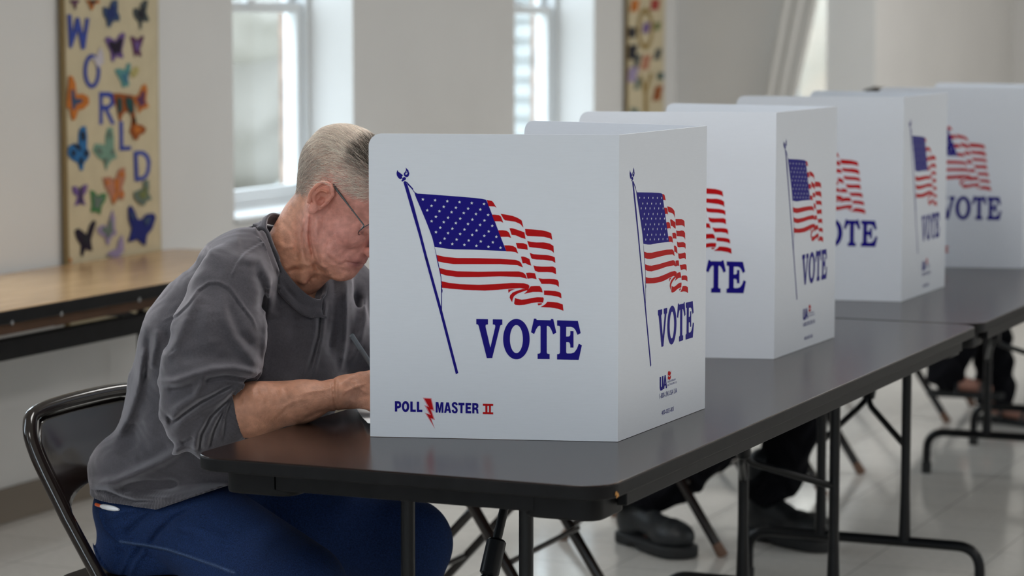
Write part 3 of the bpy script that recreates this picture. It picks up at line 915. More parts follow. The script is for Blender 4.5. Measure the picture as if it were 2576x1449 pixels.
def panel_mesh(name, parent, origin, sdir, nrm, artset, texts=(), round_left=False, round_right=False, width=PWID):
    """one stiff corrugated panel; s runs along sdir, t is up, artwork on the outer face"""
    o = np.array(origin, float); sd = np.array(sdir, float); n = np.array(nrm, float); up = np.array([0, 0, 1.0])
    th = 0.0045
    pts = [(0, 0), (width, 0)]
    r = 0.022
    pts += arc((width - r, PHT - r), r, 0, math.pi / 2, 6) if round_right else [(width, PHT)]
    pts += arc((r, PHT - r), r, math.pi / 2, math.pi, 6) if round_left else [(0, PHT)]
    W_ = lambda s, t, d: tuple(o + sd * s + up * t + n * d)
    b = MB()
    k = len(pts)
    v = [W_(s, t, 0) for s, t in pts] + [W_(s, t, -th) for s, t in pts]
    b.add(v, [tuple(range(k)), tuple(range(k, 2 * k))[::-1]] + [(i, k + i, k + (i + 1) % k, (i + 1) % k) for i in range(k)], 0)
    sc = width / PWID
    for loops, mi, layer in artset:
        d = .00035 * layer
        flat = [Vector((p[0], p[1], 0)) for l in loops for p in l]
        tris = tessellate_polygon([[Vector((p[0], p[1], 0)) for p in l] for l in loops])
        vs = [W_(p.x * sc, p.y, d) for p in flat]
        fs = []
        for t3 in tris:
            a, c, e = (flat[i] for i in t3)
            if (c - a).cross(e - a).z < 0: t3 = t3[::-1]
            fs.append(tuple(t3))
        b.add(vs, fs, mi)
    for (V, F), mi in texts:
        b.add([W_(p[0], p[1], .00035) for p in V], F, mi)
    return b.build(name, [M['booth'], M['ink_blue'], M['ink_red'], M['ink_pink']], parent)

def booth(P0, P1, P2, P3, label):
    """free near edge, near fold, far fold, free far edge (x, y on the tabletop)"""
    c = (np.array(P1) + np.array(P2)) / 2
    t = thing('voting_booth', label, 'voting booth', (c[0], c[1], TZ), group='white folding voting booths on the row of tables')
    loc = np.array([c[0], c[1], TZ])
    def one(name, a, b_, aset, tx, rl, rr):
        a = np.array([*a, TZ]) - loc; b_ = np.array([*b_, TZ]) - loc
        L_ = np.linalg.norm(b_ - a); sd = (b_ - a) / L_
        n = np.array([sd[1], -sd[0], 0])
        return panel_mesh(name, t, a + [0, 0, .0006], sd, n, aset, tx, rl, rr, L_)
    one('side_panel', P0, P1, SIDE_ART, (), True, False)
    one('back_panel', P1, P2, FLAGLOGO + BACK_EXTRA, TXT, False, False)
    one('side_panel', P2, P3, SIDE_ART, (), False, True)
    return t
booth((.190, .309), (.612, .431), (.617, .869), (.196, .985), 'nearest white voting booth, its flag and VOTE print fully in view')
booth((.093, 1.515), (.509, 1.619), (.513, 2.057), (.060, 2.150), 'second white voting booth in the row, partly behind the nearest one')
booth((.014, 2.800), (.447, 2.875), (.450, 3.313), (.030, 3.400), 'third white voting booth, just past the seam between two tables')
booth((.105, 3.835), (.524, 3.934), (.528, 4.372), (.110, 4.470), 'fourth white voting booth, cut by the right edge of the photo')
booth((.230, 5.300), (.640, 5.430), (.645, 5.868), (.230, 5.970), 'farthest white voting booth, only its top edge showing')
# ------------------------------------------------------------------ steel folding chairs (seat faces +x in the chair's own frame)
def make_chair(label, loc, rz=0.0):
    t = thing('folding_chair', label, 'chair', loc, rz)
    W2 = 0.222
    for s in (-1, 1):
        y = s * W2
        # one long tube per side: front foot to backrest; the top bow joins both
        pass
    top = [(.20, -W2, 0.02), (-.125, -W2, .53), (-.190, -W2, .645), (-.214, -W2 + .012, .700), (-.224, -W2 + .06, .724), (-.226, 0, .730), (-.224, W2 - .06, .724), (-.214, W2 - .012, .700), (-.190, W2, .645), (-.125, W2, .53), (.20, W2, 0.02)]
    fr = MB()
    path = [np.array(top[0])] + [np.array(p) for p in smooth_line(top[1:-1], 7)] + [np.array(top[-1])]
    fr.tube(path, .0138, 16)
    fr.build('front_leg_frame', M['brownmetal'], t, smooth=True)
    # backrest panel: a curved steel sheet inside the bow
    V, F = [], []
    nz_, ny_ = 14, 18
    for i in range(nz_):
        for j in range(ny_):
            v = j / (ny_ - 1) * 2 - 1
            u = i / (nz_ - 1)
            zlo = .520 + .055 * (1 - v * v) ** .5 if abs(v) < 1 else .520
            ztop = .711 - .07 * max(0, abs(v) - .72) ** 1.5 / .148
            z = zlo + (ztop - zlo) * u
            x = -.125 - (z - .53) * .57 if z < .645 else -.190 - (z - .645) * .44
            V.append((x - .028 * (1 - v * v) * (1 - .3 * u), v * (W2 - .011), z))
    for i in range(nz_ - 1):
        for j in range(ny_ - 1):
            a = i * ny_ + j
            F.append((a, a + 1, a + ny_ + 1, a + ny_))
    bb = MB(); bb.add(V, F)
    o = bb.build('backrest', M['brownmetal'], t, smooth='all')
    so = o.modifiers.new('thickness', 'SOLIDIFY'); so.thickness = .003; so.offset = 0
    # rear legs
    for s in (-1, 1):
        y = s * (W2 - .026)
        MB().tube([(.08, y, .405), (-.275, y, 0.02)], .011, 12).build('rear_leg', M['brownmetal'], t, smooth=True)
        MB().tube([(-.264, y, .032), (-.290, y, 0.0)], [.0135, .015], 12).build('leg_tip', M['tip'], t, smooth=True)
        MB().tube([(.191, s * W2, .034), (.213, s * W2, 0.0)], [.0145, .016], 12).build('leg_tip', M['tip'], t, smooth=True)
        MB().tube([(-.04, s * (W2 - .012), .425), (-.16, s * (W2 - .012), .17), (-.152, s * (W2 - .012), .155)], .0045, 8).build('side_link', M['wire'], t, smooth=True) if False else None
        MB().tube([(.055, s * (W2 + .004), .262), (.055, s * (W2 - .028), .262)], .006, 10).build('pivot_rivet', M['wire'], t, smooth=True)
    MB().tube([(.105, -W2, .20), (.105, W2, .20)], .0075, 10).build('front_stretcher', M['brownmetal'], t, smooth=True)
    MB().tube([(-.19, -W2 + .03, .115), (-.19, W2 - .03, .115)], .0075, 10).build('rear_stretcher', M['brownmetal'], t, smooth=True)
    # seat pan
    b = MB(); b.prism(rrect(-.19, -.19, .20, .19, .06, 6), .0, .012)
    b.v = [(p[0], p[1], p[2] + .388 + (p[0] + .19) * .10) for p in b.v]
    b.build('seat', M['brownmetal'], t, smooth=True, bevel=.005, seg=3)
    return t
ch = make_chair('glossy dark brown folding chair under the man in the grey sweatshirt', (-.370, .605, 0), 0)
for lab, loc, rz in (('empty folding chair tucked at the second voting booth', (-.31, 2.03, 0), .03),
                 ('folding chair holding the person in laced black boots', (-.285, 3.215, 0), -.02),
                 ('empty folding chair at the fourth voting booth, only feet showing', (-.31, 4.21, 0), .02),
                 ('folding chair under the person in sandals at the farthest booth', (-.345, 5.86, 0), .03)):
    c = copy_tree(ch)
    c.location = loc; c.rotation_euler = (0, 0, rz); c['label'] = lab
# ------------------------------------------------------------------ cloth wall banners with stitched letters and butterflies
BX = WALL + .012
def wall_pts(pts, lift):
    return [at_x(x, y, BX + lift) for x, y in pts]
def patch(name, parent, pts, m, lift=.003, th=.002, loc=(0, 0, 0)):
    """flat felt patch on the banner: outline extruded off the cloth"""
    a = np.array(wall_pts(pts, lift)) - np.array(loc); c = a.copy(); c[:, 0] -= th
    n = len(a)
    tris = tessellate_polygon([[Vector((p[1], p[2], 0)) for p in a]])
    v = [tuple(p) for p in a] + [tuple(p) for p in c]
    fs = []
    for t3 in tris:
        i, j, k = t3
        A, B_, C_ = (Vector((a[q][1], a[q][2], 0)) for q in (i, j, k))
        if (B_ - A).cross(C_ - A).z < 0: i, j, k = i, k, j
        fs.append((i, j, k))
    fs += [(i, n + i, n + (i + 1) % n, (i + 1) % n) for i in range(n)]
    b = MB(); b.add(v, fs)
    return b.build(name, m, parent)
def banner(label, y0, y1, z0, z1):
    loc = (BX, (y0 + y1) / 2, z1)
    t = thing('wall_banner', label, 'banner', loc)
    V, Q = [], []
    ny, nz = 24, 40
    for i in range(nz):
        for j in range(ny):
            u, v = j / (ny - 1), i / (nz - 1)
            V.append((-.0015 + .0015 * math.sin(v * 9 + u * 5), (u - .5) * (y1 - y0), -(z1 - z0) * v))
    for i in range(nz - 1):
        for j in range(ny - 1):
            a = i * ny + j
            Q.append((a, a + ny, a + ny + 1, a + 1))
    o = np_obj('cloth', V, Q, M['canvas'], t)
    so = o.modifiers.new('thickness', 'SOLIDIFY'); so.thickness = .003; so.offset = 0
    MB().box((-.002, -(y1 - y0) / 2 - .012, -(z1 - z0)), (.008, -(y1 - y0) / 2 + .006, 0)).build('bound_edge', M['dowel'], t)
    MB().tube([(0, -(y1 - y0) / 2 - .03, 0), (0, (y1 - y0) / 2 + .03, 0)], .008).build('hanging_rod', M['dowel'], t, smooth=True)
    return t, loc
def felt(name, c): return mat(name, c, .95, noise=.12, scale=60)
FB = felt('blue_felt', (.035, .06, .30))
def stroke(pts, w):
    P = [np.array(p, float) for p in pts]
    l, r = [], []
    for i, p in enumerate(P):
        a = P[max(i - 1, 0)]; b = P[min(i + 1, len(P) - 1)]
        if 0 < i < len(P) - 1:
            d1 = (p - a) / np.linalg.norm(p - a); d2 = (b - p) / np.linalg.norm(b - p)
            n1 = np.array([-d1[1], d1[0]]); n2 = np.array([-d2[1], d2[0]])
            m = n1 + n2; m /= max(np.linalg.norm(m), .3); m /= max(m @ n1, .45)
        else:
            d = (b - a) / np.linalg.norm(b - a); m = np.array([-d[1], d[0]])
        l.append(tuple(p + m * w)); r.append(tuple(p - m * w))
    return l + r[::-1]
t, loc = banner('tall cream banner with blue letters WORLD and many felt butterflies', 2.928, 3.480, .55, 2.25)
zc = lambda pts: Z(pts, 140, 0, 4.261)        # upper crop
zd = lambda pts: Z(pts, 140, 300, 3.813)      # lower crop
zt = lambda pts: Z(pts, 140, 0, 6.586)
patch('letter_w', t, zt([(205, 240), (262, 240), (285, 575), (345, 290), (395, 290), (462, 600), (505, 300), (562, 305), (490, 815), (435, 815), (372, 490), (272, 795), (235, 790)]), FB, loc=loc)
oo = zt(ell(606, 1180, 138, 285, 40)); oi = zt(ell(606, 1180, 82, 215, 40))
patch('letter_o', t, oo[:31] + [oo[30]] + [oo[30]] + oi[30::-1], FB, loc=loc) if False else None
def ring_patch(name, outer, inner, m, parent, lift=.003):
    n = len(outer)
    a = wall_pts(outer, lift); c = wall_pts(inner, lift)
    b = MB(); L0 = np.array(loc)
    v = [p - L0 for p in a + c]
    v += [p - np.array([.002, 0, 0]) for p in v]
    fs = []
    for i in range(n):
        j = (i + 1) % n
        fs += [(i, n + i, n + j, j), (i, j, 2 * n + j, 2 * n + i), (n + i, 3 * n + i, 3 * n + j, n + j)]
    b.add(v, fs)
    return b.build(name, m, parent)
ring_patch('letter_o', oo, oi, FB, t)
patch('letter_r', t, zc([(470, 985), (580, 985), (625, 1010), (640, 1060), (630, 1120), (590, 1160), (565, 1175), (640, 1330), (598, 1333), (528, 1185), (506, 1180), (506, 1335), (472, 1335)]), FB, loc=loc)
patch('letter_r_counter', t, zc([(508, 1040), (560, 1040), (584, 1062), (582, 1105), (555, 1128), (508, 1128)]), M['canvas'], .0045, loc=loc)
patch('letter_l', t, zd([(612, 20), (648, 20), (650, 260), (725, 256), (725, 296), (618, 302)]), FB, loc=loc)
dd = zd([(752, 312), (800, 300), (850, 305), (895, 345), (915, 410), (905, 500), (880, 560), (830, 590), (765, 595)])
patch('letter_d', t, dd, FB, loc=loc)
patch('letter_d_counter', t, zd([(790, 345), (825, 342), (860, 370), (875, 425), (865, 500), (845, 540), (800, 555)]), M['canvas'], .0045, loc=loc)
FC = {k: felt(k + '_felt', c) for k, c in dict(navy=(.015, .03, .13), slate=(.04, .07, .14), black=(.012, .012, .02), purple=(.14, .08, .24), dark=(.012, .006, .02), plum=(.10, .03, .08), teal=(.10, .26, .25), sea=(.05, .16, .24), orange=(.50, .15, .02), rust=(.28, .07, .01), blue=(.02, .13, .32), mint=(.16, .28, .21), green=(.05, .18, .06), moss=(.15, .17, .06), salmon=(.42, .18, .11), lilac=(.30, .24, .38), red=(.32, .04, .03), grey=(.06, .07, .07), sage=(.12, .16, .13), deepblue=(.008, .015, .15), yellow=(.42, .36, .14), bottle=(.01, .06, .06), pale=(.50, .46, .50)).items()}
def bfly(pts, c, inner=None, ci=None, spots=(), cs='black', par=None):
    o = patch('butterfly', t, pts, FC[c], .0045, loc=loc)
    if inner: patch('butterfly_patch', o, inner, FC[ci], .0062, .0015, loc=loc)
    for s in spots:
        patch('butterfly_spot', o, s, FC[cs], .0075, .0012, loc=loc)
    return o
def shrink(pts, k, dx=0, dy=0):
    c = np.mean(pts, axis=0)
    return [tuple(c + (np.array(p) - c) * k + [dx, dy]) for p in pts]
bfly(zt([(255, 0), (245, 40), (300, 55), (325, 155), (345, 150), (345, 70), (400, 30), (390, 0)]), 'plum')
p = zt([(505, 0), (560, 60), (598, 170), (625, 150), (650, 60), (740, 50), (720, 0)]); bfly(p, 'orange', shrink(p, .6, 0, -4), 'black')
p = zt([(950, 0), (1030, 0), (1035, 90), (1030, 200), (1065, 260), (1065, 350), (960, 350), (900, 460), (865, 440), (845, 320), (800, 250), (790, 120), (850, 120), (900, 150), (910, 80)]); bfly(p, 'slate', shrink(p, .6), 'navy')
p = zt([(1470, 0), (1535, 0), (1520, 120), (1500, 200), (1555, 330), (1530, 365), (1440, 350), (1420, 490), (1395, 480), (1380, 370), (1310, 290), (1285, 200), (1300, 140), (1360, 130), (1410, 170), (1400, 80)]); bfly(p, 'grey', shrink(p, .5), 'black')
p = zt([(820, 640), (880, 605), (940, 640), (1000, 680), (1060, 570), (1135, 535), (1155, 580), (1120, 760), (1100, 840), (1130, 960), (1080, 965), (1010, 930), (960, 1025), (930, 1010), (915, 860), (850, 720)]); bfly(p, 'purple', zt([(880, 700), (930, 680), (1000, 710), (1080, 630), (1120, 640), (1090, 800), (1080, 900), (1020, 860), (985, 930), (950, 860), (900, 770)]), 'dark')
p = zt([(1240, 610), (1290, 600), (1350, 660), (1440, 590), (1470, 600), (1430, 740), (1400, 820), (1430, 930), (1390, 940), (1350, 880), (1310, 950), (1295, 860), (1270, 730)]); bfly(p, 'plum', shrink(p, .5), 'purple')
p = zt([(985, 1160), (1040, 1130), (1110, 1150), (1160, 1150), (1190, 1050), (1245, 1050), (1235, 1180), (1200, 1290), (1225, 1420), (1160, 1440), (1110, 1449), (1085, 1350), (1010, 1220)]); bfly(p, 'teal', shrink(p, .5, 4, 6), 'sea')
bfly(zt([(1235, 1180), (1290, 1150), (1320, 1100), (1375, 1110), (1380, 1180), (1330, 1270), (1290, 1290), (1245, 1240)]), 'yellow')
bfly(zt([(600, 940), (680, 950), (715, 860), (750, 780), (790, 880), (800, 1040), (750, 1080), (725, 1130), (690, 1080), (640, 1010)]), 'pale')
p = zc([(150, 810), (185, 820), (215, 900), (225, 1010), (300, 1005), (355, 1040), (360, 1110), (300, 1170), (245, 1180), (215, 1280), (185, 1290), (165, 1230), (160, 1170), (120, 1150), (130, 1040), (145, 900)]); bfly(p, 'orange', zc([(170, 960), (195, 960), (215, 1060), (290, 1060), (280, 1100), (220, 1120), (205, 1180), (185, 1170), (175, 1080)]), 'slate')
p = zc([(620, 1000), (690, 1000), (750, 1010), (830, 1020), (850, 1100), (850, 1220), (870, 1330), (830, 1320), (810, 1220), (760, 1190), (715, 1240), (700, 1300), (680, 1290), (660, 1170), (630, 1080)]); bfly(p, 'rust', None, None, [zc([(665, 1040), (710, 1060), (715, 1190), (675, 1220)]), zc([(755, 1040), (830, 1060), (840, 1200), (800, 1220), (760, 1120)])], 'bottle')
p = zc([(830, 1030), (890, 1020), (930, 920), (970, 900), (985, 970), (970, 1080), (1005, 1150), (960, 1160), (920, 1180), (895, 1215), (880, 1130), (845, 1090)]); bfly(p, 'orange', shrink(p, .6), 'plum')
p = zc([(820, 1300), (850, 1230), (870, 1330), (930, 1340), (975, 1380), (950, 1430), (900, 1449), (880, 1500), (850, 1500), (800, 1410)]); bfly(p, 'rust', shrink(p, .45), 'orange')
p = zd([(225, 130), (245, 75), (290, 65), (305, 170), (300, 270), (330, 330), (310, 380), (275, 420), (260, 495), (240, 490), (215, 420), (150, 380), (115, 330), (130, 260), (180, 230), (220, 240)]); bfly(p, 'blue', None, None, [zd([(245, 120), (280, 120), (285, 200), (255, 205)]), zd([(160, 300), (190, 300), (190, 350), (165, 350)]), zd([(280, 300), (315, 300), (310, 355), (280, 350)]), zd([(165, 235), (230, 245), (250, 300), (235, 300), (190, 260)]), zd([(235, 370), (262, 370), (262, 430), (240, 440)])])
p = zd([(480, 170), (500, 85), (545, 75), (560, 170), (560, 280), (590, 370), (540, 390), (505, 440), (485, 490), (465, 400), (410, 370), (360, 300), (380, 235), (440, 240), (480, 250)]); bfly(p, 'mint', None, None, [zd([(505, 120), (535, 120), (535, 180), (510, 180)]), zd([(395, 280), (430, 275), (450, 330), (425, 330)]), zd([(540, 290), (565, 295), (560, 340), (540, 335)]), zd([(470, 370), (500, 370), (500, 420), (475, 415)])], 'sage')
p = zd([(455, 560), (520, 550), (570, 580), (610, 480), (665, 460), (672, 560), (640, 660), (665, 720), (650, 775), (600, 760), (560, 820), (540, 780), (520, 720), (475, 650)]); bfly(p, 'salmon', zd([(570, 580), (610, 570), (600, 720), (560, 810), (545, 790), (580, 700)]), 'orange', [zd([(480, 590), (515, 590), (515, 625), (485, 625)]), zd([(615, 510), (655, 500), (655, 550), (620, 555)]), zd([(620, 700), (655, 690), (650, 745), (620, 745)])], 'orange')
p = zd([(850, 590), (895, 580), (900, 660), (890, 700), (925, 770), (880, 780), (850, 830), (820, 820), (760, 760), (755, 700), (820, 670), (845, 660)]); bfly(p, 'sage', shrink(p, .5), 'moss')
p = zd([(160, 650), (200, 640), (225, 680), (270, 630), (310, 625), (295, 700), (265, 740), (290, 830), (240, 810), (185, 835), (200, 780), (215, 740), (175, 715)]); bfly(p, 'purple', zd([(235, 650), (255, 650), (255, 810), (232, 810)]), 'black')
p = zd([(335, 680), (370, 690), (405, 735), (450, 710), (490, 715), (480, 780), (445, 830), (430, 915), (400, 890), (340, 890), (350, 820)]); bfly(p, 'green', shrink(p, .6), 'sage')
p = zd([(700, 850), (725, 825), (760, 880), (790, 960), (830, 960), (870, 910), (940, 900), (965, 940), (930, 1050), (880, 1110), (865, 1215), (830, 1190), (785, 1150), (740, 1170), (700, 1180), (735, 1050), (705, 960)]); bfly(p, 'deepblue', None, None, [zd([(715, 890), (745, 900), (765, 960), (735, 950)]), zd([(850, 960), (910, 930), (905, 990), (870, 1020)])], 'slate')
p = zd([(185, 1070), (220, 1045), (270, 1080), (300, 1110), (330, 1010), (370, 965), (390, 990), (360, 1090), (340, 1160), (355, 1260), (320, 1260), (290, 1240), (260, 1320), (240, 1300), (245, 1210), (200, 1140)]); bfly(p, 'dark', shrink(p, .4), 'black')
p = zd([(400, 1050), (450, 1010), (500, 1030), (530, 920), (550, 870), (572, 950), (570, 1040), (590, 1100), (540, 1130), (510, 1210), (490, 1190), (475, 1130), (420, 1100)]); bfly(p, 'lilac', shrink(p, .6), 'sage')
p = zd([(490, 1300), (520, 1270), (590, 1240), (610, 1160), (640, 1105), (655, 1180), (655, 1260), (600, 1330)]); bfly(p, 'lilac')
bfly(zd([(110, 1345), (130, 1325), (158, 1345), (150, 1370), (118, 1370)]), 'orange')
# the second banner
t, loc = banner('narrower looking cream banner with gold letters beside the second window', 7.60, 8.11, .75, 2.25)
ze = lambda pts: Z(pts, 1280, 0, 4.261)
GOLD = felt('gold_felt', (.26, .17, .045))
ring_patch('letter_o', ze(ell(1465, 310, 85, 225, 36)), ze(ell(1465, 310, 58, 165, 36)), GOLD, t)
patch('letter_y', t, ze([(1395, 800), (1430, 800), (1470, 940), (1510, 780), (1545, 780), (1490, 990), (1490, 1260), (1450, 1260), (1450, 990)]), GOLD, loc=loc)
def bl(cx, cy, rx, ry, c, rot=0.3):
    n = 20; pts = []
    for k in range(n):
        a = 2 * math.pi * k / n
        r = .55 + .45 * abs(math.sin(a * 2 + .4))
        x, y = rx * r * math.cos(a), ry * r * math.sin(a)
        pts.append((cx + x * math.cos(rot) - y * math.sin(rot), cy + x * math.sin(rot) + y * math.cos(rot)))
    patch('butterfly', t, ze(pts), FC[c], .0045, loc=loc)
for a in ((1355, 60, 50, 85, 'orange'), (1570, 50, 60, 80, 'red'), (1320, 350, 60, 75, 'black'), (1325, 560, 60, 110, 'black'), (1380, 650, 35, 90, 'grey'), (1475, 300, 45, 75, 'purple'), (1470, 670, 55, 110, 'salmon'), (1330, 800, 60, 110, 'lilac'), (1385, 900, 35, 80, 'sage'), (1600, 580, 40, 80, 'grey'), (1630, 815, 38, 50, 'bottle'), (1600, 1000, 48, 110, 'rust'), (1595, 280, 40, 60, 'moss'), (1350, 1190, 60, 40, 'sage')):
    bl(*a)
# ------------------------------------------------------------------ the man filling in his ballot
C28, S28 = math.cos(math.radians(36)), math.sin(math.radians(36))
HB = np.array([[C28, 0, S28], [0, 1, 0], [-S28, 0, C28]])      # columns: forward, left, up of the head
HO = np.array([-0.004, 0.586, 1.1365])                           # between the ear canals
def HL(p): return HO + HB @ np.array(p, float)
def toH(P): return (P - HO) @ HB
NB, NT = at(734, 672, 5.02), HL((-.030, 0, -.01))               # neck axis

def bump_lines(P, lines):
    """sum of soft ridges (+) and creases (-) that run along measured lines on the camera side"""
    X, Y, D = to_px(P)
    out = np.zeros(len(P))
    for pts, wd, amp in lines:
        a = np.array(pts, float)
        m = (X > a[:, 0].min() - 3 * wd) & (X < a[:, 0].max() + 3 * wd) & (Y > a[:, 1].min() - 3 * wd) & (Y < a[:, 1].max() + 3 * wd)
        if not m.any(): continue
        x, y = X[m], Y[m]
        best = np.full(x.shape, 1e9); par = np.zeros(x.shape)
        n = len(a) - 1
        for i in range(n):
            dx, dy = a[i + 1] - a[i]
            t = np.clip(((x - a[i, 0]) * dx + (y - a[i, 1]) * dy) / (dx * dx + dy * dy + 1e-9), 0, 1)
            d = np.hypot(x - a[i, 0] - t * dx, y - a[i, 1] - t * dy)
            q = d < best
            best = np.where(q, d, best); par = np.where(q, (i + t) / n, par)
        fade = np.clip(np.minimum(par, 1 - par) * 6 + .25, 0, 1)
        out[m] += amp * fade * np.exp(-(best / wd) ** 2)
    return out

def head_sdf(P):
    H = toH(P)
    A = np.abs(H[:, 1])
    Hs = np.stack([H[:, 0], A, H[:, 2]], 1)       # mirrored half
    d = s_ell(H, (-.023, 0, .046), (.096, .0755, .085))
    d = smin(d, s_ell(H, (.028, 0, .038), (.062, .066, .070)), .03)
    d = smin(d, s_ell(H, (.038, 0, -.045), (.050, .056, .070)), .03)
    d = smin(d, s_cone(Hs, (.0, .052, -.052), (.066, .020, -.104), .018, .017), .03)
    d = smin(d, s_ell(H, (.078, 0, -.103), (.020, .024, .018)), .02)
    d = smin(d, s_ell(Hs, (.062, .040, -.026), (.024, .022, .020)), .025)
    d = smin(d, s_cone(H, (.083, -.030, .022), (.083, .030, .022), .012, .012), .015)
    d = smin(d, s_ell(H, (.080, 0, -.068), (.021, .030, .026)), .02)
    # jowl and cheek fold
    d = smin(d, s_ell(Hs, (.050, .040, -.078), (.024, .018, .024)), .02)
    # nose
    d = smin(d, s_cone(H, (.090, 0, .012), (.114, 0, -.032), .0085, .0125), .014)
    d = smin(d, s_ell(Hs, (.105, .013, -.040), (.012, .0085, .0085)), .007)
    d = smin(d, s_ell(H, (.119, 0, -.037), (.011, .011, .0105)), .008)
    # eyes
    d = smax(d, -s_ell(Hs, (.104, .033, .002), (.017, .017, .012)), .012)
    d = smin(d, s_ell(Hs, (.078, .032, .001), (.0145, .0145, .0130)), .003)
    # lips
    d = smin(d, s_cone(Hs, (.0985, .0, -.0655), (.084, .024, -.0700), .0058, .003), .005)
    d = smin(d, s_cone(Hs, (.0960, .0, -.0775), (.084, .022, -.0735), .0068, .003), .005)
    d = d + .0030 * np.exp(-((H[:, 2] + .0715 + .30 * np.maximum(0, .098 - H[:, 0])) / .0019) ** 2) * np.clip((.038 - A) / .008, 0, 1) * (H[:, 0] > .05)
    # naso-labial fold
    d = smax(d, -s_chain(Hs, [(.108, .020, -.040), (.098, .032, -.058), (.083, .038, -.082)], [.0022, .0028, .002]), .006)
    # neck
    neck = s_cone(P, NB, NT, .054, .058)
    neck = smin(neck, s_cone(P, at(705, 680, 5.02), at(775, 560, 5.0), .046, .045), .04)
    d = smin(d, neck, .028)
    d = smin(d, s_cone(P, HL((.045, 0, -.095)), at(778, 700, 5.03), .028, .022), .035)       # soft throat
    d = smin(d, s_cone(P, HL((-.02, -.062, -.02)), at(765, 700, 4.96), .010, .010), .022)     # neck tendon
    # ear (near and far)
    th = math.radians(-8)
    c, s = math.cos(th), math.sin(th)
    E0 = np.array([-.010, .076, .004])
    q = Hs - E0
    ex = c * q[:, 0] + s * q[:, 2]; ez = -s * q[:, 0] + c * q[:, 2]
    ey = q[:, 1] - .30 * np.maximum(-ex, 0) - .006
    E = np.stack([ex, ey, ez], 1)
    plate = s_ell(E, (0, -.004, .002), (.0165, .0055, .030))
    dish = s_ell(E, (.001, .007, .006), (.0125, .0085, .0215))
    ear = smax(plate, -dish, .003)
    rim = [(.006, .001, .030), (-.004, .002, .0345), (-.0145, .003, .029), (-.0190, .004, .014), (-.0175, .004, -.004), (-.011, .003, -.018)]
    rim = [tuple(v) for v in smooth_line(rim, 4)]
    ear = smin(ear, s_chain(E, rim + [(.006, .001, .030), (.0135, 0, .022), (.0145, -.002, .010)][:0], [.0036] * len(rim)), .003)
    ear = smin(ear, s_chain(E, [(.006, .001, .030), (.0135, .000, .024), (.0135, -.002, .010), (.008, -.001, .004)], [.0036, .0034, .003, .0025]), .003)
    ear = smin(ear, s_chain(E, [tuple(v) for v in smooth_line([(.002, .002, .020), (-.008, .003, .016), (-.0115, .003, .002), (-.006, .002, -.010), (.002, .001, -.013)], 3)], [.0027] * 13), .003)
    ear = smin(ear, s_ell(E, (.012, .001, -.004), (.004, .0042, .0065)), .003)
    ear = smin(ear, s_ell(E, (.002, .000, -.024), (.0095, .0048, .0110)), .004)
    ear = smax(ear, -s_ell(E, (.004, .003, -.002), (.0070, .0105, .0100)), .002)
    d = smin(d, ear, .004)
    near = H[:, 1] < .02
    m = (np.abs(d) < .012) & near
    if m.any():
        dd = np.zeros(len(P)); dd[m] = 1.0 * bump_lines(P[m], FACE_LINES) + .55 * bump_lines(P[m], [(a_, w_ * 1.7, m_) for a_, w_, m_ in FACE_LINES[:12]])
        d = d - dd
    return d

zf = lambda pts: Z(pts, 640, 320, 3.293)
FACE_LINES = [
    (zf([(465, 720), (460, 820), (455, 900), (470, 1000), (490, 1090)]), 3.2, -.0028), (zf([(500, 730), (490, 860), (500, 980), (540, 1130)]), 4, -.0020),
    (zf([(430, 700), (420, 800), (400, 900), (405, 1010), (425, 1120)]), 4, -.0024), (zf([(445, 700), (438, 800), (430, 900), (440, 1010)]), 4, .0020),
    (zf([(350, 760), (355, 850), (345, 1000), (350, 1090)]), 4, -.0018), (zf([(520, 760), (515, 880), (525, 1000)]), 5, .0018),
    (zf([(480, 1120), (540, 1180), (600, 1200), (590, 1160)]), 6, -.0024), (zf([(540, 1130), (610, 1190), (620, 1230)]), 5, .0022),
    (zf([(240, 1180), (300, 1150), (380, 1130), (470, 1150)]), 5, .0018), (zf([(250, 1210), (330, 1180), (420, 1180)]), 4, -.0022),
    (zf([(190, 960), (260, 1000), (330, 990)]), 7, .0018), (zf([(230, 780), (300, 860), (330, 930)]), 5, -.0012), (zf([(280, 720), (330, 800), (340, 860)]), 4, -.0012),
    (zf([(640, 930), (600, 990), (590, 1050), (640, 1100), (690, 1130)]), 6, -.0024), (zf([(660, 960), (625, 1010), (625, 1050), (670, 1080)]), 7, .0022),
    (zf([(700, 1090), (770, 1030), (840, 1000)]), 7, -.0016), (zf([(790, 1120), (850, 1050), (890, 990)]), 6, -.0012),
    (zf([(790, 1070), (772, 1100), (785, 1135)]), 5, -.0012),
    (zf([(590, 690), (620, 660), (640, 640)]), 3, -.0012), (zf([(580, 740), (570, 800), (575, 860)]), 4, -.0012), (zf([(610, 700), (590, 800), (600, 900)]), 4, .0010),
    (zf([(870, 820), (900, 870), (905, 900)]), 4, -.0014), (zf([(850, 870), (880, 900), (890, 940)]), 4, -.0012),
    (zf([(300, 640), (350, 700), (345, 760)]), 5, -.0014), (zf([(440, 1290), (470, 1250), (530, 1240)]), 6, -.003),
    (zf([(640, 1240), (700, 1265), (760, 1240)]), 7, .0016), (zf([(700, 1170), (740, 1190), (790, 1190)]), 5, -.0014)]

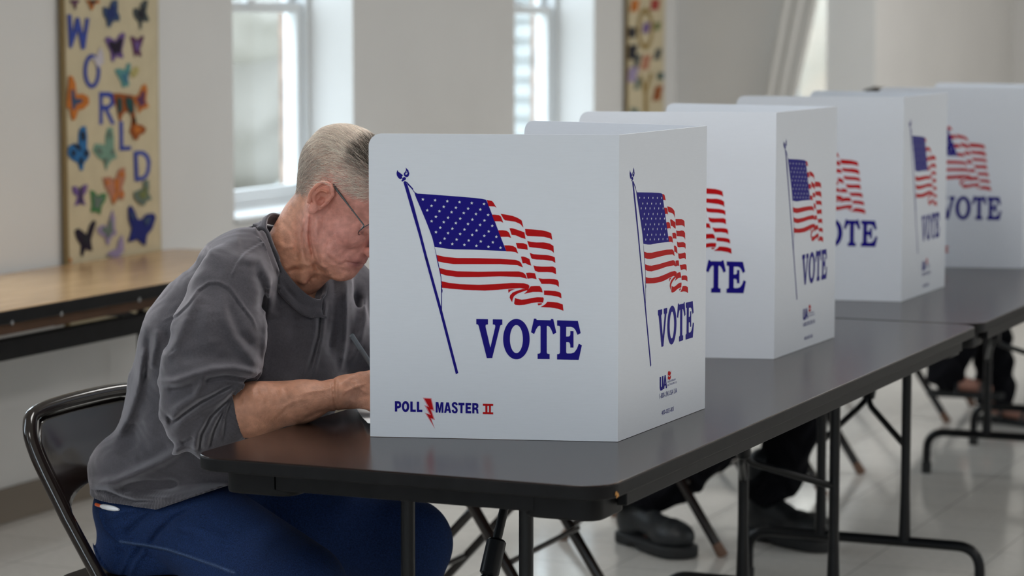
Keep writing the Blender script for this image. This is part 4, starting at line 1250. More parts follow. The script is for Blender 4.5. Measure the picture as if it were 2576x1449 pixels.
# arms, hands
EL, WR = at(512, 1052, 4.80), at(846, 992, 4.80)
HAND_R = dict(pal=[at(852, 990, 4.80), at(896, 975, 4.83), at(946, 968, 4.88)])
def fingers(P, base, across, fwd, down, lens, r=.0086, curl=(.3, 1.1, 1.6), spread=.019):
    """four curled fingers; base: knuckle of the index finger, across: towards the little finger"""
    d = None
    for i in range(4):
        b = base + across * spread * i - fwd * (.003, 0, .003, .011)[i]
        p = [b]
        for ang, ln in zip(curl, lens[i]):
            a = ang + .06 * i
            p.append(p[-1] + (fwd * math.cos(a) + down * math.sin(a)) * ln)
        e = s_chain(P, p, [r * 1.12, r, r * .93, r * .82], .004)
        d = e if d is None else np.minimum(d, e)
    return d
LENS = [(.044, .026, .021), (.048, .030, .022), (.045, .028, .021), (.035, .022, .019)]
TIP_R = at_z(1012, 1052, TZ + .004)
KN_R = at(944, 945, 4.86)
def rhand_sdf(P):
    d = s_cone(P, EL, at(640, 1030, 4.80), .046, .047)
    d = smin(d, s_cone(P, at(640, 1030, 4.80), at(760, 1010, 4.80), .046, .036), .02)
    d = smin(d, s_cone(P, at(760, 1010, 4.80), WR, .036, .0265), .02)
    d = smin(d, s_cone(P, at(630, 1012, 4.84), at(790, 985, 4.84), .038, .022), .02)
    d = smin(d, s_cone(P, WR, at(868, 985, 4.82), .0275, .029), .01)
    fw = np.array([.88, .38, -.28]); fw /= np.linalg.norm(fw)
    dn = np.array([-.25, -.12, -.96]); dn -= fw * (dn @ fw); dn /= np.linalg.norm(dn)
    ac = np.cross(fw, dn); ac = ac if ac[1] < 0 else -ac        # towards the little finger = towards the camera
    ac = ac * .55 + dn * .83; ac /= np.linalg.norm(ac)
    kb = KN_R
    for i in range(4):
        d = smin(d, s_cone(P, at(862, 972 + 10 * i, 4.82), kb + ac * .019 * i, .017, .0125), .012)
    nrm = np.cross(ac, fw); nrm = nrm if nrm[1] > 0 else -nrm
    d = smin(d, fingers(P, kb, ac, fw, nrm * .75 + dn * .25, LENS), .005)
    tb = at(880, 990, 4.87)
    tips = [tb, tb + np.array([.035, .035, .012]), tb + np.array([.062, .052, -.004]), tb + np.array([.084, .058, -.022])]
    d = smin(d, s_chain(P, tips, [.016, .0125, .0105, .009], .004), .008)
    m = np.abs(d) < .012
    if m.any():
        dd = np.zeros(len(P)); dd[m] = bump_lines(P[m], ARM_LINES)
        d = d - dd
    return d
zh = lambda pts: Z(pts, 200, 780, 2.166)
ARM_LINES = [(zh([(1385, 372), (1383, 430), (1390, 500), (1400, 555)]), 3.0, -.0030), (zh([(1400, 375), (1398, 440), (1406, 520)]), 3, .0016), (zh([(1415, 372), (1412, 430), (1420, 500)]), 2.5, -.0014),
             (zh([(1180, 470), (1240, 450), (1300, 440), (1370, 430)]), 5, .0018), (zh([(1100, 540), (1160, 500), (1230, 480)]), 5, .0016), (zh([(1210, 600), (1300, 560), (1380, 545)]), 6, -.0018),
             (zh([(1060, 600), (1110, 560), (1140, 510)]), 4, -.0012), (zh([(1430, 400), (1480, 360), (1550, 330)]), 7, .0022), (zh([(1440, 450), (1500, 420), (1560, 400)]), 4, .0020), (zh([(1450, 490), (1510, 500), (1570, 480)]), 4, .0018), (zh([(1500, 380), (1530, 430), (1575, 460)]), 3.5, .0016)] + \
    [(zh([(860 + 26 * k, 420 + (k % 3) * 6), (872 + 26 * k, 470), (866 + 27 * k, 530 - 4 * k)]), 4, .0011 * (1 if k % 2 else -1)) for k in range(11)]

SHF = at(842, 735, 5.20)                                    # far shoulder
ELF, WRF = np.array([.035, .905, .785]), np.array([.215, .72, .775])
def lhand_sdf(P):
    d = s_cone(P, ELF, WRF, .042, .027)
    fw = np.array([.80, -.58, -.12]); fw /= np.linalg.norm(fw)
    pal = WRF + fw * .075
    ac = np.array([.58, .80, 0.0]); dn = np.array([0, 0, -1.0])
    d = smin(d, s_ell(P, WRF + fw * .045, (.050, .040, .017), np.stack([fw, ac / np.linalg.norm(ac), np.cross(fw, ac)], 1)), .015)
    d = smin(d, fingers(P, pal - ac * .030, ac, fw, dn, LENS, curl=(.10, .28, .40)), .005)
    t0 = WRF + fw * .02 - ac * .02
    d = smin(d, s_chain(P, [t0, t0 + fw * .03 - ac * .030, t0 + fw * .055 - ac * .042, t0 + fw * .075 - ac * .046], [.014, .012, .0105, .009], .004), .007)
    return d

KN_N, KN_F = np.array([.040, .315, .452]), np.array([.020, .805, .446])
AN_N, AN_F = np.array([-.05, .34, .10]), np.array([-.03, .84, .10])
def torso_body_sdf(P):
    d = s_ell(P, (-.335, .59, .58), (.11, .15, .12))
    d = smin(d, s_cone(P, (-.32, .59, .62), (-.14, .59, .93), .11, .12), .05)
    d = smin(d, s_cone(P, (-.15, .46, .95), (-.15, .72, .95), .075, .075), .05)
    d = smin(d, s_cone(P, NB - np.array([.03, 0, .06]), NB, .06, .055), .03)
    d = smin(d, s_cone(P, (-.145, .42, .97), EL, .050, .040), .02)
    d = smin(d, s_cone(P, (-.13, .765, .965), ELF, .050, .038), .02)
    for hip, kn, an in (((-.30, .50, .52), KN_N, AN_N), ((-.30, .68, .52), KN_F, AN_F)):
        d = smin(d, s_cone(P, hip, kn, .08, .052), .03)
        d = smin(d, s_cone(P, kn, an, .048, .034), .02)
        an = np.array(an)
        d = smin(d, s_cone(P, an - [0, 0, .03], an + [.13, -.01, -.062], .032, .022), .02)
    return d

def clothed(P):
    d = torso_body_sdf(P)
    up = P[:, 2] > .60
    e = d.copy()
    if up.any(): e[up] = np.maximum(d[up], shirt_solid(P[up]) + .022)
    lo_ = ~up
    if lo_.any():
        jj = jeans_sdf(P[lo_], False) + .012
        e[lo_] = np.where(P[lo_][:, 2] > .10, np.maximum(d[lo_], jj), d[lo_])
    return e
man = thing('person', 'grey-haired man in glasses, charcoal sweatshirt and blue jeans, bent over writing', 'person', (-.30, .59, 0))
def sub(P): return np.asarray(P) - np.array([-.30, .59, 0])
# ---- jeans
JE_LINES = [(zh([(215, 1260), (300, 1275), (380, 1285), (480, 1305), (600, 1345), (720, 1385), (840, 1430)]), 3.0, .0032), (zh([(215, 1270), (300, 1286), (380, 1297), (480, 1318), (600, 1358), (720, 1398)]), 3, -.0020),
            (zh([(105, 1085), (110, 1130), (135, 1190), (180, 1235), (215, 1262)]), 2.8, .0028), (zh([(48, 1120), (60, 1190), (75, 1290), (110, 1370), (155, 1420)]), 3, .0035),
            (zh([(380, 1280), (440, 1200), (520, 1130), (600, 1090)]), 7, -.005), (zh([(340, 1290), (290, 1350), (240, 1449)]), 7, -.005), (zh([(360, 1300), (310, 1370), (270, 1449)]), 8, .004), (zh([(240, 1230), (330, 1150), (400, 1100)]), 7, -.004), (zh([(200, 1300), (240, 1330), (200, 1420)]), 8, -.004),
            (zh([(150, 1130), (230, 1100), (330, 1080)]), 8, .004), (zh([(500, 1180), (640, 1190), (800, 1250)]), 14, .003), (zh([(430, 1200), (560, 1220), (700, 1290)]), 10, -.003)]
def jeans_sdf(P, cut=True):
    d = s_ell(P, (-.378, .59, .530), (.155, .182, .100))
    d = smin(d, s_ell(P, (-.368, .59, .450), (.155, .190, .075)), .04)
    d = smin(d, s_cone(P, (-.34, .59, .55), (-.345, .59, .62), .135, .115), .03)
    for hip, kn, an in (((-.28, .485, .520), KN_N, AN_N), ((-.28, .69, .505), KN_F, AN_F)):
        leg = s_cone(P, hip, kn, .100, .090)
        leg = smin(leg, s_cone(P, kn, an, .076, .068), .015)
        leg = np.maximum(leg, .085 - P[:, 2]) if cut else leg
        d = smin(d, leg, .03)
    m = np.abs(d) < .02
    dm = d.copy(); dm[m] -= 1.6 * bump_lines(P[m], JE_LINES); d = dm
    return np.maximum(d, np.where(P[:, 0] < -.165, .4035 + (P[:, 0] + .56) * .10 - P[:, 2], -1.0))
# ---- sweatshirt
CC = at(737, 652, 5.0)                                     # centre of the neck opening
cn = NT - NB; cn /= np.linalg.norm(cn)
cn = np.array([.84, 0, .54]); cn /= np.linalg.norm(cn)
cu = np.array([cn[2], 0, -cn[0]]); cv = np.array([0, 1.0, 0])
def collar_coords(P):
    q = P - CC
    return q @ cu, q @ cv, q @ cn
z1 = lambda pts: Z(pts, 380, 520, 2.264)
z2 = lambda pts: Z(pts, 200, 820, 3.018)
SH_LINES = [
    # seams
    (z1([(665, 195), (610, 225), (540, 265), (490, 330), (440, 430)]), 3.6, .0021), (z1([(650, 185), (600, 212), (530, 252), (478, 320), (428, 425)]), 3.2, -.0013),
    (z1([(70, 650), (150, 610), (210, 550), (270, 470), (330, 430), (390, 430), (450, 460), (520, 560), (580, 640), (602, 700)]), 3.6, .0021), (z1([(75, 662), (155, 622), (218, 562), (278, 484), (332, 444), (388, 444), (440, 474), (510, 572), (568, 650)]), 3.2, -.0013),
    (z1([(598, 70), (608, 130), (648, 190), (690, 255), (735, 350), (775, 480), (830, 548), (880, 570), (942, 570)]), 4, -.0035), (z1([(590, 70), (598, 135), (640, 198), (680, 262), (724, 355), (764, 486), (820, 560), (880, 584), (942, 582)]), 4, .0030),
    # sleeve
    (z1([(45, 1000), (130, 1000), (260, 955), (350, 928), (470, 920), (560, 940), (620, 955)]), 11, .010), (z1([(290, 1000), (350, 985), (420, 972), (520, 985), (590, 1000)]), 8, -.010), (z1([(300, 965), (285, 1020), (250, 1080), (180, 1120), (110, 1170)]), 9, .009),
    (z1([(95, 1040), (180, 1035), (250, 1010)]), 9, -.006), (z1([(105, 1245), (190, 1180), (280, 1115), (380, 1060), (480, 1015)]), 6, -.011), (z1([(100, 1215), (180, 1150), (280, 1085), (400, 1040)]), 9, .007), (z1([(120, 1290), (200, 1210), (300, 1150), (420, 1090), (480, 1040)]), 10, .006),
    (z1([(270, 1400), (285, 1300), (340, 1200), (430, 1110), (480, 1050)]), 5.5, -.010), (z1([(250, 1390), (262, 1290), (310, 1210)]), 8, .007), (z1([(300, 1390), (320, 1300), (370, 1200), (440, 1120)]), 7, .006), (z1([(335, 1370), (360, 1270), (420, 1150)]), 4.5, -.008), (z1([(375, 1330), (400, 1240), (430, 1160)]), 6, .005), (z1([(415, 1330), (425, 1200), (470, 1080)]), 4, -.005),
    (z1([(92, 1195), (112, 1215), (100, 1232)]), 4, -.010), (z1([(170, 1350), (240, 1310)]), 7, -.005),
    (z1([(270, 480), (220, 600), (150, 760), (80, 880)]), 14, .006), (z1([(400, 500), (420, 640), (480, 760), (560, 850), (620, 930)]), 14, .006), (z1([(330, 560), (320, 700), (340, 800)]), 26, .004), (z1([(100, 700), (105, 800), (130, 830)]), 12, -.005), (z1([(440, 560), (500, 720), (580, 800)]), 12, -.004),
    (z1([(150, 870), (300, 850), (450, 870)]), 18, -.005),
    # shoulder and chest drape
    (z1([(500, 300), (620, 300), (680, 420), (690, 560), (670, 640)]), 14, .006), (z1([(600, 380), (640, 480), (630, 600)]), 12, -.005), (z1([(760, 360), (720, 480), (700, 620)]), 12, -.005), (z1([(300, 250), (420, 210), (520, 190)]), 20, .004), (z1([(180, 380), (300, 330), (420, 370)]), 18, -.003),
    (z1([(940, 590), (935, 700), (900, 830), (850, 985)]), 7, .006), (z1([(985, 430), (992, 560), (975, 720), (950, 850), (915, 980)]), 6, .006), (z1([(1108, 430), (1112, 600), (1108, 760), (1080, 920)]), 7, .007), (z1([(1220, 480), (1220, 640), (1190, 780), (1130, 900)]), 8, .006),
    (z1([(965, 560), (955, 750), (900, 930)]), 7, -.005), (z1([(1050, 440), (1050, 640), (1010, 850)]), 12, -.007), (z1([(1165, 480), (1165, 650), (1130, 820)]), 12, -.006), (z1([(830, 600), (810, 800), (760, 980)]), 16, -.006), (z1([(660, 640), (650, 800), (640, 950)]), 9, .004),
    # back and hem
    (z2([(590, 20), (585, 120), (560, 220), (540, 330)]), 9, .006), (z2([(500, 150), (470, 300), (430, 520), (360, 720), (270, 850)]), 13, .009), (z2([(530, 60), (520, 250), (500, 420)]), 10, -.005), (z2([(420, 330), (330, 600), (240, 820)]), 12, -.004), (z2([(440, 700), (420, 900), (330, 1040)]), 30, -.006),
    (z2([(800, 915), (720, 970), (620, 1030), (500, 1085), (370, 1145), (250, 1190), (110, 1205)]), 13, .014), (z2([(760, 1200), (620, 1205), (500, 1205), (400, 1215), (310, 1245)]), 13, -.014), (z2([(700, 900), (560, 990), (430, 1040)]), 16, -.006), (z2([(110, 1240), (200, 1250), (290, 1290), (420, 1330), (600, 1330)]), 5, -.006), (z2([(300, 1270), (420, 1300), (560, 1310), (700, 1310)]), 8, .005),
    (z2([(850, 860), (900, 960), (960, 1060)]), 12, .005), (z2([(650, 720), (600, 850), (480, 960)]), 22, -.004)]
CUFF0, CUFF1 = at(556, 1046, 4.80), at(600, 1036, 4.80)
def shirt_solid(P):
    d = s_ell(P, (-.382, .59, .606), (.156, .195, .100))
    d = smin(d, s_ell(P, (-.27, .59, .68), (.165, .190, .15)), .05)
    d = smin(d, s_cone(P, (-.333, .59, .74), (-.262, .59, .87), .138, .135), .05)
    d = smin(d, s_cone(P, (-.270, .53, .86), (-.203, .53, .983), .125, .088), .05)
    d = smin(d, s_cone(P, (-.270, .65, .86), (-.203, .65, .983), .125, .088), .05)
    d = smin(d, s_cone(P, (-.15, .59, .80), (-.140, .59, .920), .13, .075), .06)
    d = smin(d, s_cone(P, at(630, 645, 4.95), at(575, 725, 4.86), .052, .070), .04)      # near shoulder
    d = smin(d, s_cone(P, at(838, 700, 5.20), at(806, 700, 5.12), .060, .050), .04)      # far shoulder
    d = smin(d, s_cone(P, at(660, 625, 5.03), at(800, 665, 5.15), .043, .042), .04)
    d = smin(d, s_cone(P, at(805, 765, 5.08), at(850, 885, 5.12), .070, .082), .05)
    # far sleeve
    far = s_cone(P, SHF, ELF + np.array([0, 0, .03]), .070, .062)
    far = smin(far, s_cone(P, ELF + np.array([0, 0, .02]), (WRF + ELF) / 2 + np.array([0, 0, .015]), .058, .046), .02)
    d = smin(d, far, .03)
    # hem band: pull in just above the hips
    low = P[:, 2] < .70
    if low.any():
        pl = P[low]
        hz = .605 + .060 * np.clip((pl[:, 0] + .30) / .16, 0, 1)
        d[low] = smin(d[low], np.maximum(np.maximum(jeans_sdf(pl, False) - .011, pl[:, 2] - hz), pl[:, 0] + .10), .012)
    # near sleeve lies over the torso
    sl = s_cone(P, at(575, 725, 4.86), at(545, 850, 4.83), .070, .083)
    sl = smin(sl, s_cone(P, at(545, 850, 4.83), at(525, 950, 4.81), .083, .088), .02)
    sl = smin(sl, s_cone(P, at(525, 950, 4.81), at(492, 1030, 4.80), .086, .066), .02)
    sl = smin(sl, s_cone(P, at(500, 1045, 4.80), at(535, 1070, 4.80), .066, .060), .02)
    cuff = s_cone(P, at(530, 1050, 4.80), CUFF1, .056, .0495)
    sl = smin(sl, cuff, .015)
    return smin(d, sl, .010)
def shirt_sdf(P):
    d = shirt_solid(P)
    m = np.abs(d) < .03
    X, Y, D = to_px(P[m])
    dd = 1.35 * bump_lines(P[m], SH_LINES)
    pm = P[m]
    dd += .0013 * np.sin(pm[:, 0] * 47 + 2.1 * np.sin(pm[:, 2] * 31 + 1)) * np.sin(pm[:, 2] * 39 + 1.8 * np.sin(pm[:, 1] * 27 + pm[:, 0] * 19)) + .0005 * np.sin(pm[:, 0] * 130 + 3 * np.sin(pm[:, 2] * 90)) * np.sin(pm[:, 2] * 115 + 2 * np.sin(pm[:, 1] * 80))
    # ribbing of cuff and hem
    dd = np.clip(dd, -.0100, .018)
    ax = (CUFF1 - CUFF0) / np.linalg.norm(CUFF1 - CUFF0)
    q = (P[m] - CUFF0)
    s_ = q @ ax
    rad = q - s_[:, None] * ax
    ang = np.arctan2(rad[:, 2], rad @ np.cross(ax, [0, 0, 1.0]))
    rib = (np.linalg.norm(rad, axis=1) < .07) & (s_ > .006)
    dd += np.where(rib, .0007 * np.sin(ang * 95), 0)
    hem = P[m][:, 2] < .592
    dd += np.where(hem, .0006 * np.sin(np.arctan2(P[m][:, 1] - .59, P[m][:, 0] + .33) * 170), 0)
    dm = d.copy(); dm[m] -= dd
    d = dm
    # cut: hem below, cuff end, neck opening
    hemz = .561 + .060 * np.clip((P[:, 0] + .30) / .16, 0, 1)
    d = np.maximum(d, hemz - P[:, 2])
    sc = (P - CUFF1) @ ax
    qc = P - CUFF1
    nearc = (np.linalg.norm(qc - (qc @ ax)[:, None] * ax, axis=1) < .0600) & (np.abs(sc) < .10)
    d = np.where(nearc, np.maximum(d, sc), d)
    a, b, c = collar_coords(P)
    r = np.sqrt((a / .096) ** 2 + (b / .074) ** 2)
    cut = np.maximum((r - .985) * .078, -(c + .05))
    d = smax(d, -cut, .006)
    wq = np.abs(b / .074) / (np.abs(a / .096) + np.abs(b / .074) + 1e-6)
    lim = 1.42 - np.clip(a / .05, 0, 1) * (1 - wq) * .30
    d = smax(d, -np.maximum((r - lim) * .078, .010 - c), .006)
    return d
Vs, Qs = sdf_mesh(shirt_sdf, (-.60, .15, .54), (.22, 1.04, 1.17), .0027, B=16, slack=.04)
sw = np_obj('sweatshirt', sub(Vs), Qs, M['sweat'], man)
def grad(f, P, e=.0015):
    g = np.stack([f(P + np.eye(3)[i] * e) - f(P - np.eye(3)[i] * e) for i in range(3)], 1)
    return g / (np.linalg.norm(g, axis=1)[:, None] + 1e-9)
na, nr_ = 150, 9
pts = np.zeros((na, nr_, 3))
for i in range(na):
    t = 2 * math.pi * i / na
    rad = cu * math.cos(t) + cv * math.sin(t)
    p = CC + cu * .096 * math.cos(t) + cv * .074 * math.sin(t)
    for j in range(nr_):
        u = j / (nr_ - 1)
        wf = .5 + .5 * math.cos(t)
        pts[i, j] = p + rad * (-.001 + (.003 + .021 * wf) * u) + cn * (.010 - (.028 + .002 * wf) * u)
flat = pts.reshape(-1, 3)
uu = np.tile(np.arange(nr_) / (nr_ - 1), na)
for _ in range(8):
    dv_ = shirt_sdf(flat)
    tgt = .0042
    mv = np.where(dv_ < tgt, tgt - dv_, np.where(uu > .45, (tgt - dv_) * .6, 0))
    flat = flat + grad(shirt_sdf, flat) * mv[:, None]
orig = pts.reshape(-1, 3)
mv_ = flat - orig; ln_ = np.linalg.norm(mv_, axis=1) * np.where(uu > .4, .5, 1)
flat = orig + mv_ * np.minimum(1, .011 / np.maximum(ln_, 1e-9))[:, None]
pts = flat.reshape(na, nr_, 3)
for _ in range(3):
    pts = .5 * pts + .25 * (np.roll(pts, 1, 0) + np.roll(pts, -1, 0))
Qc = [(i * nr_ + j, ((i + 1) % na) * nr_ + j, ((i + 1) % na) * nr_ + j + 1, i * nr_ + j + 1) for i in range(na) for j in range(nr_ - 1)]
col_ = np_obj('collar', sub(pts.reshape(-1, 3)), np.array(Qc), M['rib'], sw)
so = col_.modifiers.new('thickness', 'SOLIDIFY'); so.thickness = .0045; so.offset = 0

# ---- jeans mesh
Vj, Qj = sdf_mesh(jeans_sdf, (-.52, .22, .07), (.14, 1.0, .64), .0032, B=16, slack=.04)
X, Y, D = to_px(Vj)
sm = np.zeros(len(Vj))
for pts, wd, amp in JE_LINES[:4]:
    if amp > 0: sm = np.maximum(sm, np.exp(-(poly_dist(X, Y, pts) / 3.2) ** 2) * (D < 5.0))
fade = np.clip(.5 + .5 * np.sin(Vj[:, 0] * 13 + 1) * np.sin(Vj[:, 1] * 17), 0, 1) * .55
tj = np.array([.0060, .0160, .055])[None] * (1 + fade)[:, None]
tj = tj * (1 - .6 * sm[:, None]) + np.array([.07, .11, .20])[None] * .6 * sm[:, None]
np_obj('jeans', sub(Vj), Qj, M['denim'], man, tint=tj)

parts = []
Vh, Qh = sdf_mesh(head_sdf, (-.25, .44, .93), (.17, .73, 1.30), .00175, B=14, slack=.012)
# the neck ends inside the collar: keep it down to there
keep = ((Vh - (NB - np.array([.02, 0, .035]))) @ (NT - NB)) > 0
kf = keep[Qh].all(1)
Qh = Qh[kf]
Vr, Qr = sdf_mesh(rhand_sdf, (-.20, .20, .70), (.30, .62, .92), .0022, B=14, slack=.012)
Vl, Ql = sdf_mesh(lhand_sdf, (-.05, .50, .71), (.42, 1.0, .86), .0035, B=12, slack=.012)
Vb, Qb = sdf_mesh(lambda P: clothed(P), (-.50, .24, 0), (.22, .99, 1.10), .008, B=12, slack=.03)
def skin_tint(V, face=False):
    base = np.tile(np.array([.60, .285, .185] if face else [.40, .195, .125]), (len(V), 1))
    X, Y, D = to_px(V)
    n1 = np.sin(V[:, 0] * 83 + 2 * np.sin(V[:, 2] * 61)) * np.sin(V[:, 1] * 71 + 1.7 * np.sin(V[:, 0] * 57 + V[:, 2] * 49))
    n2 = np.sin(V[:, 0] * 211 + 3 * np.sin(V[:, 2] * 141)) * np.sin(V[:, 2] * 190 + 2 * np.sin(V[:, 1] * 160))
    base *= (1 + .07 * n1 + .05 * n2)[:, None]
    if face:
        H = toH(V)
        hf = np.clip((H[:, 2] + .13) / .06, 0, 1) * np.clip((H[:, 0] + .05) / .04, 0, 1)
        pink = np.array([.66, .295, .25])
        base = base * (1 - hf[:, None] * .75) + pink * (hf[:, None] * .75) * (1 + .05 * n1 + .05 * n2)[:, None]
        def spot(c, r, col, k):
            q = np.exp(-(((H * [1, np.sign(c[1]) if c[1] else 1, 1] if False else np.stack([H[:, 0], np.abs(H[:, 1]), H[:, 2]], 1)) - c) ** 2).sum(1) / r ** 2)[:, None] * k
            return q, np.array(col)
        for c, r, col, k in (((-.012, .085, .008), .030, (.52, .19, .13), .55), ((.112, .0, -.040), .022, (.46, .15, .12), .7), ((.094, .018, -.0720), .013, (.26, .08, .075), .9), ((.060, .055, -.03), .030, (.50, .20, .17), .5), ((-.008, .090, .022), .012, (.62, .24, .14), .5)):
            q, cc = spot(c, r, col, k)
            base = base * (1 - q) + cc * q
        # stubble-grey at the edge of the hair
        hm = hair_mask(H)
        base = base * (1 - .55 * hm[:, None]) + np.array([.40, .31, .26]) * (.55 * hm[:, None])
    return np.clip(base, .01, 1)
def hair_mask(H):
    x, y, z = H[:, 0], np.abs(H[:, 1]), H[:, 2]
    front = .070 - .25 * np.maximum(0, z - .06) - .9 * np.maximum(0, .052 - z) * (z < .052)
    low = np.where(x > -.002, .030 + (x + .002) * .25, np.where(x > -.04, .030 - (-.002 - x) * 1.35, -.022 - (-.04 - x) * .55))
    m = np.clip((z - low) / .014, 0, 1) * np.clip((front - x) / .016, 0, 1)
    near_ear = np.exp(-(((x + .010) / .024) ** 2 + ((z - .004) / .036) ** 2) * 1.0) * (y > .060)
    return m * np.clip(1 - 1.9 * near_ear, 0, 1)
tints, vs, qs, off = [], [], [], 0
for V, Q, fc in ((Vh, Qh, True), (Vr, Qr, False), (Vl, Ql, False), (Vb, Qb, False)):
    vs.append(V); qs.append(Q + off); off += len(V); tints.append(skin_tint(V, fc))
V = np.concatenate(vs); Q = np.concatenate(qs); TT = np.concatenate(tints)
used = np.unique(Q); remap = np.zeros(len(V), int); remap[used] = np.arange(len(used))
np_obj('body', sub(V[used]), remap[Q], M['skin'], man, tint=TT[used])

# ---- hair: a close underlayer is the tinted scalp; thousands of fine strands lie on it
def make_hair(Vh, n, parent, mask, toL, B, cen):
    H = toL(Vh)
    mk = mask(H)
    cand = np.where(mk > .12)[0]
    idx = RNG.choice(cand, n, p=mk[cand] / mk[cand].sum())
    P0 = Vh[idx] + RNG.normal(0, .0009, (n, 3))
    Hc = H[idx]
    dirs = np.zeros((n, 3))
    # combed back over the crown and down at the back and sides
    topw = np.clip((Hc[:, 2] - .075) / .03, 0, 1)
    side = np.array([-.85, 0, -.45]); back = np.array([-.25, 0, -1.0]); top = np.array([-1.0, .15, -.10])
    bw = np.clip((-.03 - Hc[:, 0]) / .04, 0, 1)
    for k in range(n):
        s_ = side * (1 - bw[k]) + back * bw[k]
        dirs[k] = s_ * (1 - topw[k]) + top * topw[k]
    clump = np.sin(Hc[:, 0] * 210 + Hc[:, 2] * 90) * .22
    dirs[:, 2] += clump * .6
    dirs += RNG.normal(0, .20, (n, 3))
    L = (.009 + .020 * topw + .006 * RNG.random(n)) * (.55 + .45 * mk[idx])
    L = L * np.where(Hc[:, 2] < .0, .6, 1)
    verts, quads, tint = [], [], []
    K = 5
    cur = Hc.copy()
    nr = Hc - np.array(cen); nr /= np.linalg.norm(nr, axis=1)[:, None]
    lift = .0006 + .0016 * topw + RNG.random(n) * .0012
    ring = []
    for j in range(K):
        t = j / (K - 1)
        g = (cur - np.array(cen)) / np.array([.096, .0755, .085]) ** 2
        g /= np.linalg.norm(g, axis=1)[:, None]
        d = dirs - g * (dirs * g).sum(1)[:, None]
        d /= np.linalg.norm(d, axis=1)[:, None] + 1e-9
        if j: cur = cur + d * (L / (K - 1))[:, None]
        # stay just above the skull ellipsoid
        c = cur + g * (lift * (1 if j else 0) * (1 + t))[:, None]
        w = np.cross(d, g)
        wd = (.00028 * (1 - .8 * t))
        ring.append((c - w * wd, c + w * wd, c + g * wd * 1.6))
    allv = np.stack([np.stack(r, 1) for r in ring], 1)          # n, K, 3, 3
    allv = allv.reshape(-1, 3) @ B.T + HOO[0]
    q = []
    base = (np.arange(n) * K * 3)[:, None]
    for j in range(K - 1):
        for a in range(3):
            b_ = (a + 1) % 3
            q.append(np.concatenate([base + j * 3 + a, base + j * 3 + b_, base + (j + 1) * 3 + b_, base + (j + 1) * 3 + a], 1))
    q = np.concatenate(q)
    tone = RNG.random(n)
    dark = np.clip(topw * 1.1 * (Hc[:, 0] > -.01) + .35 * (bw > .3) * (Hc[:, 2] < .06), 0, 1) * (RNG.random(n) < .75)
    col = np.array([.80, .69, .60])[None] * (1 - dark[:, None]) + np.array([.085, .07, .055])[None] * dark[:, None]
    col = col * (.55 + .9 * tone)[:, None]
    tint = np.repeat(col, K * 3, 0)
    return allv, q, tint
HOO = [HO]
hv, hq, ht = make_hair(Vh, 15000, man, hair_mask, toH, HB, (-.020, 0, .045))
np_obj('hair', sub(hv), hq, M['hair'], man, tint=np.clip(ht, 0, 1))

# ---- shoes
def shoe(an, fwd, parent, base, h, m_up, m_sole, name='shoe', high=.0, sc=1.0):
    an = np.array(an, float); fwd = np.array(fwd, float); fwd /= np.linalg.norm(fwd)
    lat = np.array([-fwd[1], fwd[0], 0])
    B3 = np.stack([fwd, lat, [0, 0, 1]], 1)
    heel = np.array([an[0], an[1], 0]) - fwd * .055
    def f(P):
        q = (P - heel) @ B3 / sc
        d = s_cone(q, (.045, 0, .075), (.05, 0, .075 + .03 + high), .043, .045)
        d = smin(d, s_ell(q, (.045, 0, .055), (.052, .040, .050)), .02)
        d = smin(d, s_cone(q, (.08, 0, .075), (.20, 0, .045), .038, .030), .03)
        d = smin(d, s_ell(q, (.215, 0, .050), (.062, .050, .038)), .03)
        d = smax(d, .024 - q[:, 2], .004)
        rib = .0012 * np.sin(q[:, 0] * 160) * (q[:, 2] > .07) * (q[:, 0] > .07) * (np.abs(q[:, 1]) < .02)
        return (d - rib) * sc
    def g(P):
        q = (P - heel) @ B3 / sc
        x = np.clip(q[:, 0], .03, .23)
        wdt = .042 + .012 * np.clip((q[:, 0] - .05) / .14, 0, 1)
        r = np.hypot(q[:, 0] - x, q[:, 1]) - wdt
        arch = .012 * np.exp(-((q[:, 0] - .10) / .022) ** 2)
        return smax(smax(r, q[:, 2] - .030, .004), arch + .001 - q[:, 2], .003) * sc
    lo = heel - .13; hi = heel + np.array([.33, .33, .22 + high]); lo = np.minimum(heel, heel + fwd * .34) - .10; hi = np.maximum(heel, heel + fwd * .34) + .10
    lo[2] = -.01; hi[2] = .19 + high * 1.2
    V_, Q_ = sdf_mesh(f, lo, hi, h, B=12, slack=.02)
    o = np_obj(name, V_ - base, Q_, m_up, parent)
    V_, Q_ = sdf_mesh(g, lo, hi, h, B=12, slack=.02)
    np_obj('sole', V_ - base, Q_, m_sole, o)
    return o
base = np.array([-.30, .59, 0])
for an in (AN_N, AN_F):
    shoe(an, (1, .05, 0), man, base, .006, M['boot'], M['sole'])

# ---- glasses worn low on the nose
gl = MB()
def at_y(x, y, u):
    r = _ray(x, y)
    return CAM + r * (u - CAM[1]) / r[1]
tE = at_y(846, 476, .5085); hinge = at_y(915, 566, .5125)
gl.tube([tE + (tE - hinge) * .22 + np.array([0, .006, .002]), tE, tE * .75 + hinge * .25, tE * .45 + hinge * .55, hinge], [.0012, .0022, .0020, .0013, .0014], 8)
gl.tube([tE * .42 + hinge * .58, tE * .40 + hinge * .60], .0021, 8)
far = np.array([0, .150, 0])
gl.tube([tE + far, tE * .5 + hinge * .5 + far, hinge + far], [.0022, .0016, .0014], 8)
gd = (hinge - tE); gd /= np.linalg.norm(gd)
gdn = np.array([-.62, 0, -.78]); gdn -= gd * 0
gx = np.array([0, 1.0, 0])
lensn = HB @ np.array([.97, 0, -.25]); lensu = np.cross(lensn, gx); lensu /= np.linalg.norm(lensu)
